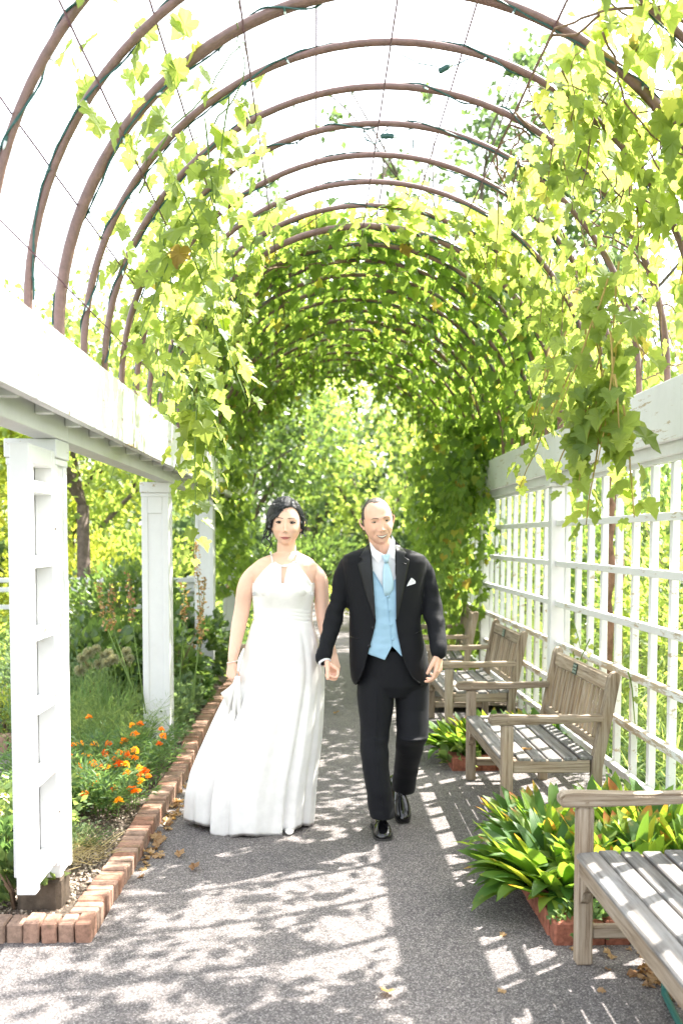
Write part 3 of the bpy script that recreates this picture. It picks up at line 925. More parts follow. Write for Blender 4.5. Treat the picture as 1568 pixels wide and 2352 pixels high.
# --- spray hanging in front of the right beam
hs = [at(x, y, Y) for x, y, Y in ((1400, 760, 4.0), (1410, 820, 4.0), (1385, 850, 4.05), (1410, 860, 3.95), (1430, 930, 3.95), (1360, 900, 4.1), (1400, 900, 4.0), (1420, 700, 4.0), (1380, 960, 4.0), (1345, 940, 4.1))]
H = hanging(hs, (.22, .52), (.08, .15), .05, .07)
hs = [at(x, y, Y) for x, y, Y in ((1395, 640, 4.1), (1420, 600, 4.1), (1380, 620, 4.2), (1340, 700, 4.3), (1300, 760, 4.6), (1260, 800, 4.9), (1310, 850, 4.7), (1360, 740, 4.2))]
Hb = hanging(hs, (.4, .7), (.07, .13), .05, .06)
vine_thing('low hanging spray of large yellow green grape leaves in front of the right beam', *cat(H[:4], Hb[:4]), lm_grape, gl_me, H[4] + Hb[4], red_stem)

# --- leafy roof and curtains, far half
def df(a, y):
    return 330 * sstep(y, 6.85, 7.7) * np.where((a > 70) & (a < 115), sstep(y, 6.9, 7.4), 1) * (1 - .8 * sstep(a, 158, 172) * (y < 10.5))
A = hoop_leaves(df, (0, 180), (6.9, 14.0), 450, .9, 1.7, (.10, .07), (.075, .135), .05)
hs = []
for _ in range(60):
    a = random.choice((random.uniform(4, 50), random.uniform(135, 176), random.uniform(60, 125))); y = random.uniform(7.4, 13.8)
    hs.append((XC + RA * math.cos(R(a)), y, ZS + RA * math.sin(R(a))))
H = hanging(hs, (.08, .30), (.06, .10))
hs = []
for _ in range(60):
    a = random.uniform(5, 175); y = random.uniform(12.2, 14.0)
    hs.append((XC + RA * math.cos(R(a)), y, ZS + RA * math.sin(R(a))))
He = hanging(hs, (.15, .75), (.07, .12))
D = cat(A, H[:4], He[:4])
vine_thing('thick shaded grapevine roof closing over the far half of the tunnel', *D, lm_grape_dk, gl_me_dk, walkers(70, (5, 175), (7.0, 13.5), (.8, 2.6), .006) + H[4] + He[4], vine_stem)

def curtain(x0, x1, ya, yb, zf, n, seed):
    y = rng.uniform(ya, yb, n); z = rng.uniform(0, 1, n)
    lo = zf(y); z = lo + (2.75 - lo) * z
    x = rng.uniform(x0, x1, n)
    nz = noise2(y, z, 2.0, seed)
    k = nz > -.32
    x, y, z = x[k], y[k], z[k]; n = len(x)
    s = -1 if x0 > 0 else 1
    P = np.stack([x, y, z], 1)
    nrm = np.array([s * .7, -.3, .5]) + rdir(n) * .8
    tip = np.array([s * .25, -.1, -.8]) + rdir(n) * .6
    return P, tip, nrm, rng.uniform(.07, .125, n)
C1 = curtain(1.27, 1.78, 9.6, 14.2, lambda y: 2.3 - 2.25 * sstep(y, 9.6, 10.4), 2900, 4.0)
hs = [(random.uniform(1.22, 1.65), random.uniform(9.3, 11.5), random.uniform(2.0, 2.5)) for _ in range(26)]
H = hanging(hs, (.4, 1.2), (.07, .12))
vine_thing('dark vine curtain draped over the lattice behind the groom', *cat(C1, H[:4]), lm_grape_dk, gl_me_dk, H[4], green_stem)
C2 = curtain(-1.35, -.86, 10.3, 14.2, lambda y: 2.2 - 1.3 * sstep(y, 10.6, 12), 1500, 9.0)
hs = [(random.uniform(-.95, -.75), random.uniform(8.5, 10.8), random.uniform(2.2, 2.7)) for _ in range(9)]
H = hanging(hs, (.3, .6), (.08, .12))
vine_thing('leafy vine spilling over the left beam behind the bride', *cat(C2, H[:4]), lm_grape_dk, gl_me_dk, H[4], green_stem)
# ------------------------------------------------------------------ trees and shrubs
def limbs(mb, p, d, L, r, depth, tips, spread=.55):
    pts = [p.copy()]; rs = [r]
    m = 5
    for i in range(m):
        d = (d + Vector((random.gauss(0, .12), random.gauss(0, .12), random.gauss(.04, .07)))).normalized()
        p = p + d * (L / m); pts.append(p.copy()); rs.append(r * (1 - .38 * (i + 1) / m))
    mb.tube(pts, rs, 7 if depth > 1 else 5, cap=depth == 0)
    if depth == 0:
        tips.append(p); return
    for k in range(random.choice((2, 3))):
        ax = Vector((random.uniform(-1, 1), random.uniform(-1, 1), random.uniform(-.2, .5)))
        limbs(mb, p, (d + ax * spread).normalized(), L * random.uniform(.62, .8), rs[-1] * .72, depth - 1, tips, spread)
        tips.append(pts[-2])
def tree(name, label, x, y, h, cr, n, leaf, mat, trunk_h=None, r=.12, tplt=diam, grp='trees beyond the tunnel', barkm=None, cz=None, lean=0, squash=.8):
    t = thing(name, label, 'tree', (x, y, 0), grp)
    mb = MB(); tips = []
    th = trunk_h or h * .35
    pts = [Vector((x, y, -.1)), Vector((x + lean * .3, y, th * .5)), Vector((x + lean, y, th))]
    mb.tube(pts, [r * 1.15, r, r * .9], 9)
    for k in range(4):
        an = random.uniform(0, 2 * PI)
        limbs(mb, pts[-1], Vector((math.cos(an) * .6, math.sin(an) * .6, .9)).normalized(), (h - th) * .42, r * .62, 2, tips)
    mb.build('trunk', barkm or bark, t, True)
    c = np.array([x + lean, y, (h + th) / 2 + (cz or 0)]); rad = np.array([cr, cr, (h - th) / 2 * squash + .3])
    nc = max(16, int(n / 55))
    cl = rdir(nc) * (rng.uniform(.25, 1, nc) ** .5)[:, None] * rad + c
    tp = np.array([list(q) for q in tips]); 
    if len(tp): cl = np.concatenate([cl, tp[rng.integers(0, len(tp), nc // 3)]])
    w_ = rng.integers(0, len(cl), n)
    sg = rng.uniform(.12, .34, len(cl))[w_][:, None] * (cr / 2.2) ** .5
    P = cl[w_] + rng.normal(0, 1, (n, 3)) * sg
    P[:, 2] = np.maximum(P[:, 2], .25)
    nrm = rdir(n) + np.array([0, 0, .8]); tip = rdir(n) + np.array([0, 0, -.5])
    V, F = scatter(*tplt, P, tip, nrm, rng.uniform(.7, 1.3, n) * leaf)
    o = np_mesh('crown', V, F, mat, t); return t
def shrub(name, label, x, y, rx, ry, h, n, leaf, mat, tplt=oval, grp=None, z0=.03, stems=7, up=.3, cat_='shrub', smat=None, hollow=.35):
    t = thing(name, label, cat_, (x, y, 0), grp)
    mb = MB()
    for k in range(stems):
        an = random.uniform(0, 2 * PI); q = random.uniform(.2, .8)
        e = Vector((x + rx * q * math.cos(an), y + ry * q * math.sin(an), h * random.uniform(.6, .95)))
        m = Vector((x, y, 0)).lerp(e, .5) + Vector((0, 0, h * .12))
        mb.tube([(x + .02 * math.cos(an), y + .02 * math.sin(an), 0), m, e], [.009, .006, .002], 5)
    mb.build('stem', smat or vine_stem, t, True)
    nc = max(10, int(n / 35))
    cl = rdir(nc, (-.7, 1)) * (rng.uniform(hollow, 1, nc) ** .6)[:, None] * np.array([rx, ry, h * .5]) * .92 + np.array([x, y, h * .5 + z0])
    w_ = rng.integers(0, nc, n)
    P = cl[w_] + rng.normal(0, 1, (n, 3)) * np.array([rx, ry, h * .5]) * .13
    P[:, 2] = np.maximum(P[:, 2], z0 + .02)
    out = P - np.array([x, y, h * .3]); out /= np.maximum(np.linalg.norm(out, axis=1, keepdims=True), .01)
    nrm = rdir(n) * .7 + out * .3 + np.array([0, 0, .7]); tip = rdir(n) * .6 + out + np.array([0, 0, up])
    V, F = scatter(*tplt, P, tip, nrm, rng.uniform(.6, 1.3, n) * leaf)
    np_mesh('foliage', V, F, mat, t); return t

T = [('young tree behind the couple, its thin crown filling the left of the opening', -1.6, 21, 5.6, 2.4, 4600, .15, lm_dark, 1.6, .07),
     ('pale green tree directly behind the couple beyond the tunnel', 1.3, 24, 6.0, 2.9, 5000, .16, lm_tree, 1.5, .08),
     ('yellow green tree to the right of the groom beyond the tunnel', 4.2, 20, 5.0, 2.2, 4600, .15, lm_tree_y, 1.4, .09),
     ('broad far tree left of the opening behind the bride', -5.6, 24, 6.2, 3.3, 6500, .17, lm_tree_y, 1.5, .12),
     ('distant rounded tree closing the view between bride and groom', -.2, 33, 7.0, 3.8, 6500, .22, lm_blue, 1.5, .15),
     ('distant dark tree behind the groom', 5.5, 31, 8.0, 4.0, 6500, .22, lm_dark, 1.8, .16),
     ('distant tree far to the left beyond the rail fence', -11, 29, 7.0, 4.0, 6000, .22, lm_tree, 2, .16),
     ('distant tree far to the right of the lattice', 12, 30, 10, 5.0, 6500, .25, lm_tree, 2, .2)]
for (lb, x, y, h, cr, n, lf, m, th, r) in T: tree('tree', lb, x, y, h, cr, n, lf, m, th, r)
tree('tree', 'small tree with forked grey trunk seen between the first two left posts', -2.92, 12.6, 4.5, 1.9, 4600, .11, lm_tree, 2.0, .085, cz=.1)
tree('tree', 'bushy tree at the far left behind the first white post', -5.2, 13.8, 4.5, 2.0, 5200, .12, lm_tree_y, 1.2, .09)
tree('tree', 'round leafy tree beyond the white rail fence', -7.6, 16.5, 5.0, 2.4, 5000, .14, lm_tree, 1.3, .1)
tree('tree', 'soft green tree behind the second left post', -4.2, 17.5, 4.9, 2.2, 5600, .13, lm_tree, 1.2, .1)
tree('tree', 'tall slender tree rising above the right side hoops', 3.9, 17.0, 10.6, 1.5, 7500, .15, leaf_mat('dark tree leaf', [(0, (.035, .065, .03)), (1, (.07, .11, .045))], .35, (.25, .38, .12)), 2.5, .16, squash=.9)
tree('tree', 'tall leafy tree at the right edge above the lattice', 9.0, 13.5, 8.4, 2.3, 6500, .15, lm_tree, 2.5, .16)
S_ = [('sunlit shrub pressed against the lattice by the nearest bench', 2.95, 3.9, .8, .9, 1.7, 2400, .06, lm_tree_y),
      ('tangle of yellow green shrub behind the second bench lattice', 3.0, 5.7, .8, 1.0, 1.9, 3200, .06, lm_tree_y),
      ('bushy green shrub beyond the second lattice post', 3.1, 7.7, .9, 1.1, 2.1, 3400, .065, lm_tree),
      ('tall dense shrub behind the third lattice panel', 3.3, 9.8, 1.0, 1.2, 2.7, 3800, .07, lm_dark),
      ('dense shrub at the far end outside the lattice', 3.2, 12.2, 1.1, 1.3, 2.9, 3800, .07, lm_tree),
      ('big pale bush further out from the lattice', 5.0, 8.2, 1.4, 1.5, 2.6, 3600, .09, lm_tree),
      ('leafy bush farther right behind the lattice', 5.4, 11.0, 1.5, 1.6, 3.0, 3600, .10, lm_tree_y),
      ('yellow toned bush seen high through the nearest lattice', 4.7, 5.4, 1.2, 1.2, 2.4, 3200, .08, lm_tree_y),
      ('green hedge bush closing the far end behind the couple left', -2.6, 15.4, 1.6, 1.0, 1.7, 3400, .09, lm_tree),
      ('low bright bush at the end of the path behind the groom', 1.5, 17.5, 1.3, .8, 1.0, 2400, .09, lm_tree_y),
      ('rounded bush in the distance right of the path end', 3.6, 16.3, 1.5, 1.0, 2.2, 3200, .09, lm_tree),
      ('rounded bush in the distance behind the couple', -.3, 19.2, 1.7, .8, 1.7, 3200, .09, lm_dark),
      ('dark leafy bush by the far left posts', -2.1, 11.2, .8, .9, 1.35, 3000, .075, lm_dark),
      ('pale flowering bush behind the white rail fence', -3.6, 13.9, 1.2, .7, 1.75, 3200, .07, lm_tree_y),
      ('soft bush behind the rail fence at the far left', -6.4, 14.0, 1.4, .8, 1.6, 3200, .08, lm_tree),
      ('broad green bush left of the first post', -4.0, 10.0, 1.0, .8, 1.0, 2600, .06, lm_tree),
      ('leafy bush farther left of the first post', -5.0, 8.6, 1.1, .9, .9, 2400, .055, lm_dark)]
for (lb, x, y, rx, ry, h, n, lf, m) in S_: shrub('shrub', lb, x, y, rx, ry, h, n, lf, m, grp='shrubs around the walkway')
# orange blossom far left
t = thing('blossom_bush', 'bush with blurred salmon orange blossom beyond the first post', 'shrub', (-5.3, 12.2, 0))
n = 2200; P = rdir(n, (-.2, 1)) * rng.uniform(.4, 1, n)[:, None] * np.array([.9, .6, 1.0]) + np.array([-5.3, 12.2, .75])
V, F = scatter(*oval, P, rdir(n), rdir(n) + np.array([0, 0, 1]), np.full(n, .06)); np_mesh('foliage', V, F, lm_soft, t)
n = 420; P = rdir(n, (.2, 1)) * rng.uniform(.85, 1.05, n)[:, None] * np.array([.9, .6, 1.05]) + np.array([-5.3, 12.2, .8])
V, F = scatter(*diam, P, rdir(n), rdir(n) + np.array([0, -1, 1]), np.full(n, .06)); np_mesh('blossom', V, F, lm_red, t)

n = 26000
P = np.stack([rng.uniform(-22, 22, n), rng.uniform(34, 39, n), rng.beta(1.1, 1.3, n)], 1)
P[:, 2] *= 3.6 + 1.3 * np.sin(P[:, 0] * .7) + .8 * np.sin(P[:, 0] * 1.9 + 1)
V, F = scatter(*diam, P, rdir(n), rdir(n) + np.array([0, -.5, .8]), rng.uniform(.25, .5, n))
o = np_mesh('distant_thicket', V, F, lm_blue); tag(o, 'far wall of pale green foliage beyond the garden', 'thicket', kind='stuff')
# ------------------------------------------------------------------ flower bed, left
LB = 'plants in the left flower bed'
shrub('leafy_plant', 'big glossy dark green plant behind the second left post', -1.35, 9.1, .42, .6, .80, 900, .10, lm_dark, oval, LB, cat_='plant', up=-.2)
shrub('leafy_plant', 'dark leafy plant between the second and third left posts', -1.25, 10.1, .40, .5, .85, 900, .10, lm_dark, oval, LB, cat_='plant', up=-.2)
shrub('leafy_plant', 'dark green broad leaved plant left of the second post', -1.95, 8.6, .5, .5, .80, 1000, .09, lm_dark, oval, LB, cat_='plant')
shrub('leafy_plant', 'grey green shrubby herb between the first and second posts', -2.35, 8.9, .55, .45, .88, 3200, .030, lm_blue, oval, LB, cat_='plant', up=.8)
shrub('leafy_plant', 'grey green herb mound behind the alliums', -2.0, 8.0, .40, .4, .66, 2600, .028, lm_blue, oval, LB, cat_='plant', up=.8)
shrub('leafy_plant', 'low rose like plant at the foot of the second post by the edging', -1.18, 7.55, .24, .42, .42, 800, .050, lm_blue, oval, LB, cat_='plant')
shrub('leafy_plant', 'low leafy plant against the edging behind the bride\'s train', -1.16, 8.3, .22, .45, .42, 900, .052, lm_blue, oval, LB, cat_='plant')
shrub('leafy_plant', 'small green plant by the edging near the third post', -1.15, 9.2, .2, .4, .35, 700, .05, lm_mari, oval, LB, cat_='plant')
shrub('leafy_plant', 'round leaved low plant behind the side path', -2.9, 7.9, .4, .35, .38, 700, .075, lm_blue, oval, LB, cat_='plant')
shrub('leafy_plant', 'yellow green mound by the side path edging', -2.45, 7.65, .35, .25, .42, 1800, .03, lm_tree_y, oval, LB, cat_='plant')
shrub('leafy_plant', 'deep green mound at the left frame edge behind the side path', -3.4, 8.6, .5, .4, .75, 2200, .045, lm_dark, oval, LB, cat_='plant')
shrub('leafy_plant', 'chrysanthemum like foliage at the foot of the first post', -1.36, 4.30, .17, .2, .34, 900, .045, lm_mari, oval, LB, cat_='plant')
shrub('leafy_plant', 'leafy plant at the left frame edge below the daisies', -1.24, 4.12, .14, .14, .24, 380, .05, lm_soft, oval, LB, cat_='plant')

def feathery(name, label, x, y, rx, ry, h, nst, mat, arch_=.5, leaflet=.03, per=70, cat_='plant', tpl=None, w_=.6, droop=0.3):
    t = thing(name, label, cat_, (x, y, 0), LB)
    mb = MB(); P, Tp = [], []
    for k in range(nst):
        an = random.uniform(0, 2 * PI); q = math.sqrt(random.random())
        b = Vector((x + rx * .45 * q * math.cos(an), y + ry * .45 * q * math.sin(an), .04))
        d = Vector((math.cos(an) * arch_ * q, math.sin(an) * arch_ * q, 1)).normalized()
        L = h * random.uniform(.7, 1.1); pts = [b]; p = b.copy(); m = 8
        for i in range(m):
            d = (d + Vector((math.cos(an) * .06 * q * arch_, math.sin(an) * .06 * q * arch_, -.03 * droop * i)) + Vector(rdir(1)[0]) * .06).normalized()
            p = p + d * L / m; pts.append(p.copy())
        mb.tube(pts, [.0028 * (1 - .7 * i / m) for i in range(m + 1)], 4, cap=False)
        for i in range(per):
            f = random.uniform(.15, 1) * m; j = min(int(f), m - 1); pp = pts[j].lerp(pts[j + 1], f - j)
            sd = Vector(rdir(1, (-.1, .6))[0]); e = pp + sd * random.uniform(.0, .06)
            P.append(e); Tp.append(sd + d * .5)
    mb.build('stem', green_stem, t)
    P = np.array(P); Tp = np.array(Tp); n = len(P)
    V, F = scatter(*(tpl or narrow), P, Tp + rdir(n) * .3, rdir(n) + np.array([0, 0, 1]), rng.uniform(.6, 1.4, n) * leaflet)
    np_mesh('foliage', V, F, mat, t)
    return t
feathery('feathery_plant', 'airy pale green feathery plant left of the second post', -1.85, 7.0, .5, .45, .62, 44, lm_soft, .7, .05, 110, tpl=blade)
feathery('feathery_plant', 'fine leaved feathery mound behind the marigolds', -1.55, 6.6, .45, .4, .50, 44, lm_soft, .8, .045, 110, tpl=blade)
feathery('feathery_plant', 'wispy green plant against the second post', -1.4, 6.95, .3, .3, .5, 24, lm_soft, .6, .05, 90, tpl=blade)
feathery('feathery_plant', 'silvery trailing tuft near the corner of the bed', -1.22, 4.95, .20, .22, .14, 46, lm_blue, 1.4, .022, 26, tpl=narrow)
feathery('feathery_plant', 'small bright green tuft beside the first post', -1.45, 5.05, .12, .16, .24, 16, lm_soft, .6, .03, 40, tpl=narrow)

# marigolds: feathered foliage with ruffled heads
flower_or = []
for nm, c1, c2 in (('orange marigold petal', (.80, .22, .008), (.85, .34, .015)), ('deep red orange marigold petal', (.55, .07, .006), (.80, .20, .01)), ('golden marigold petal', (.85, .42, .02), (.85, .50, .03))):
    flower_or.append(leaf_mat(nm, [(0, c1), (1, c2)], .3, (.9, .4, .03), .6, .2))
def flower_head(r, rows, npet, cup, mat, seed, ruffle=.2):
    rr = random.Random(seed); V = []; F = []
    for q in range(rows):
        rad = r * (1 - q / (rows + .3)); z = q * r * cup
        for k in range(npet - q):
            a = 2 * PI * (k + .5 * q + rr.uniform(-.15, .15)) / (npet - q); wd = PI / (npet - q) * 1.15
            n0 = len(V); zz = z + rr.uniform(-ruffle, ruffle) * r
            V += [(.15 * rad * math.cos(a), .15 * rad * math.sin(a), z), (rad * .8 * math.cos(a - wd), rad * .8 * math.sin(a - wd), zz), (rad * math.cos(a), rad * math.sin(a), zz - .12 * r), (rad * .8 * math.cos(a + wd), rad * .8 * math.sin(a + wd), zz + .1 * r)]
            F += [(n0, n0 + 1, n0 + 2), (n0, n0 + 2, n0 + 3)]
    me = bpy.data.meshes.new('flower'); me.from_pydata(V, [], F); me.materials.append(mat); return me
mari = [flower_head(.029, 5, 12, .17, flower_or[i % 3], i) for i in range(6)]
mpos = [((205, 1648), 0), ((322, 1663), 1), ((165, 1715), 1), ((170, 1712), 2), ((185, 1708), 2), ((250, 1710), 1), ((241, 1735), 1), ((241, 1728), 1), ((274, 1730), 0), ((292, 1730), 1), ((292, 1738), 1), ((310, 1742), 0),
        ((165, 1740), 1), ((165, 1749), 0), ((180, 1760), 0), ((205, 1738), 2), ((216, 1755), 0), ((222, 1762), 2), ((232, 1762), 2), ((278, 1755), 1), ((288, 1757), 2), ((248, 1764), 2), ((340, 1783), 0), ((218, 1799), 0),
        ((261, 1812), 1), ((299, 1812), 1), ((313, 1818), 0), ((273, 1840), 2), ((371, 1676), 0), ((375, 1691), 0), ((366, 1709), 1), ((304, 1666), 2), ((310, 1687), 0), ((210, 1756), 2), ((193, 1736), 2), ((266, 1745), 1), ((226, 1785), 2), ((293, 1777), 2)] + [((random.uniform(165, 345), random.uniform(1700, 1830)), random.randrange(3)) for _ in range(14)]
mplants = []
for i, (x, y, lb) in enumerate([(-1.46, 5.55, 'front marigold plant beside the first post'), (-1.22, 5.60, 'front marigold plant nearest the brick edging'), (-1.68, 5.95, 'marigold plant at the left with a cluster of deep orange heads'),
                   (-1.42, 6.05, 'middle marigold plant crowded with orange heads'), (-1.16, 6.15, 'marigold plant leaning over the edging'), (-1.24, 6.75, 'rear marigold plant at the foot of the second post'), (-1.5, 6.5, 'rear marigold plant under the feathery greens')]):
    mplants.append((x, y, feathery('marigold_plant', lb, x, y, .34, .34, .32, 34, lm_mari, .75, .042, 95, 'marigold', narrow)))
for (px, py), c in mpos:
    # put each head just above the foliage where the photo shows it
    g = None
    for k in range(8):
        z = .42 - .01 * k
    Yg = 5.25 + (1840 - py) / 190 * 1.30
    p = at(px, py, Yg)
    par = min(mplants, key=lambda q: (q[0] - p.x) ** 2 + (q[1] - p.y) ** 2)[2]
    h = put('flower', mari[random.choice([c, c + 3])], par, p, (random.uniform(-.2, .6), random.uniform(-.4, .4), random.uniform(0, 6)), random.uniform(.8, 1.15))
    mb = MB().tube([p, p + Vector((0, 0, -.02)), Vector((p.x * .98 + .02 * wl(par).x, p.y, max(.1, p.z - .18)))], [.005, .0025, .0022], 5); mb.build('flower_stalk', green_stem, par)
# daisies
m_wh = leaf_mat('white daisy petal', [(0, (.75, .74, .72)), (1, (.8, .8, .8))], .3, (.8, .8, .8)); m_ye = simple('daisy centre', (.65, .42, .03), .8)
dz = flower_head(.019, 1, 13, .0, m_wh, 3, .06)
dc = MB().tube([(0, 0, -.002), (0, 0, .003), (0, 0, .0055)], [.0075, .0065, .002], 8).mesh('flower_centre'); dc.materials.append(m_ye)
dm = feathery('daisy_plant', 'clump of small white daisies beside the first post', -1.40, 4.62, .26, .3, .34, 30, lm_soft, .6, .035, 60, 'daisies', oval)
dm2 = feathery('daisy_plant', 'daisy clump at the left frame edge by the side path', -1.60, 5.05, .3, .3, .38, 30, lm_soft, .6, .035, 60, 'daisies', oval)
for i in range(44):
    par, bx_, by_ = ((dm, -1.40, 4.58), (dm2, -1.60, 5.0))[i % 2]
    p = Vector((bx_ + random.uniform(-.2, .2), by_ + random.uniform(-.22, .2), random.uniform(.26, .44)))
    f = put('flower', dz, par, p, (random.uniform(-.1, .9), random.uniform(-.4, .4), random.uniform(0, 6)), random.uniform(.85, 1.2))
    o = bpy.data.objects.new('flower_centre', dc); COL.objects.link(o); o.parent = f
    MB().tube([p, Vector((p.x * .97 + bx_ * .03, p.y, .1))], .0016, 4).build('flower_stalk', green_stem, par)
# alliums gone to seed, with blade leaves
t = thing('allium_plant', 'clump of tall alliums with round grey seed heads between the posts', 'allium', (-1.85, 7.4, 0), LB)
n = 420; P = np.stack([rng.uniform(-2.2, -1.45, n), rng.uniform(7.1, 7.8, n), np.full(n, .05)], 1)
V, F = scatter(*blade, P, rdir(n) * .32 + np.array([0, 0, 1]), rdir(n), np.stack([rng.uniform(.25, .4, n), rng.uniform(.35, .6, n), np.full(n, .4)], 1)); np_mesh('leaves', V, F, lm_mari, t)
hd = rdir(170); Vh, Fh = scatter(*narrow, hd * .002, hd, rdir(170), np.full(170, .034)); 
V2, F2 = scatter(*diam, hd * .030, hd, rdir(170), np.full(170, .011))
meh = bpy.data.meshes.new('seed_head'); VV = np.concatenate([Vh, V2]); FF = np.concatenate([Fh, F2 + len(Vh)])
meh.from_pydata([tuple(v) for v in VV], [], [tuple(int(a) for a in f) for f in FF]); meh.materials.append(lm_pink)
for (px, py) in [(190, 1512), (205, 1500), (222, 1490), (238, 1505), (250, 1500), (205, 1530), (228, 1525), (245, 1522), (185, 1540), (262, 1515), (291, 1497), (290, 1520), (299, 1512)]:
    p = at(px, py, random.uniform(7.3, 7.6)); put('seed_head', meh, t, p, None, random.uniform(.8, 1.25))
    MB().tube([p, Vector((p.x + .03, p.y, p.z * .5)), Vector((p.x + .05, p.y + .05, .04))], .0032, 5).build('flower_stalk', green_stem, t)
# dry flower spikes
def spike(label, pts, cl):
    b = pts[-1]; t = thing('dried_flower_stalk', label, 'dried stalk', (b[0], b[1], 0), 'dried flower stalks')
    MB().tube(pts, [.0025 + .0035 * i / len(pts) for i in range(len(pts))], 6).build('stalk', green_stem, t, True)
    P = []
    a, c = Vector(pts[0]), Vector(pts[1])
    n = cl
    for i in range(n):
        f = random.random(); p = a.lerp(c, f); P.append(p + Vector(rdir(1)[0]) * random.uniform(.005, .035))
    P = np.array([list(q) for q in P])
    V, F = scatter(*oval, P, rdir(n), rdir(n), rng.uniform(.018, .038, n)); tag(np_mesh('seed_pods', V, F, dry_m, t), kind='stuff')
SP = [('tall dried stalk with dark pods leaning in front of the third post', (448, 1245), (462, 1420), (428, 1745), 7.9, 110),
      ('dried stalk just right of the tallest one', (470, 1330), (462, 1470), (415, 1740), 7.8, 80),
      ('green stemmed dried stalk beside the second post', (420, 1335), (424, 1430), (400, 1735), 7.6, 60),
      ('short dried stalk leaning towards the bride', (462, 1400), (455, 1500), (435, 1700), 7.9, 40),
      ('slanting brown stalk left of the second post', (222, 1332), (245, 1440), (330, 1640), 7.2, 70),
      ('second slanting brown stalk left of the second post', (252, 1345), (262, 1450), (325, 1640), 7.25, 70),
      ('brown topped stalk crossing the second post', (296, 1318), (303, 1420), (335, 1640), 7.2, 60)]
for lb, a, b, c, Y, n in SP: spike(lb, [at(*a, Y), at(*b, Y), at((b[0] + c[0]) / 2, (b[1] + c[1]) / 2, Y - .05), at(*c, Y - .1)], n)
# straw grass by the corner
t = thing('dry_grass_tuft', 'tuft of dry straw coloured grass at the edging by the first post', 'grass tuft', (-1.1, 4.75, 0))
n = 300; P = np.stack([rng.uniform(-1.32, -1.0, n), rng.uniform(4.55, 5.0, n), np.full(n, .07)], 1)
V, F = scatter(*blade, P, rdir(n, (0, .5)), rdir(n), np.stack([np.full(n, .07), rng.uniform(.06, .2, n), np.full(n, .1)], 1))
np_mesh('blades', V, F, leaf_mat('straw blades', [(0, (.30, .24, .13)), (1, (.45, .37, .22))], .2, (.5, .4, .2)), t)

# low ground cover filling the far bed
n = 15000
P = np.stack([-1.05 - rng.beta(1, 1.3, n) * 4.6, rng.uniform(7.3, 14.2, n), rng.uniform(.05, .32, n)], 1)
V, F = scatter(*oval, P, rdir(n, (0, .8)), rdir(n) + np.array([0, 0, 1]), rng.uniform(.03, .075, n))
o = np_mesh('ground_cover', V, F, lm_mari); tag(o, 'low leafy ground cover filling the bed left of the posts', 'ground cover', kind='stuff')
n = 26000
P = np.stack([rng.uniform(1.9, 9, n), rng.uniform(2.5, 15, n), rng.beta(1, 2, n) * .5], 1)
V, F = scatter(*blade, P, rdir(n, (.2, 1)), rdir(n), np.stack([np.full(n, .35), rng.uniform(.12, .4, n), np.full(n, .3)], 1))
o = np_mesh('tall_grass', V, F, lm_soft); tag(o, 'rough sunny grass beyond the lattice', 'grass', kind='stuff')
n = 16000
P = np.stack([rng.uniform(-9, 9, n), rng.uniform(14.3, 26, n), rng.beta(1, 2, n) * .3], 1); P = P[(P[:, 0] < -.9) | (P[:, 0] > 2.0)]; n = len(P)
V, F = scatter(*oval, P, rdir(n, (0, .8)), rdir(n) + np.array([0, 0, 1]), rng.uniform(.05, .12, n))
o = np_mesh('ground_cover', V, F, lm_tree); tag(o, 'leafy ground cover beyond the end of the tunnel', 'ground cover', kind='stuff')

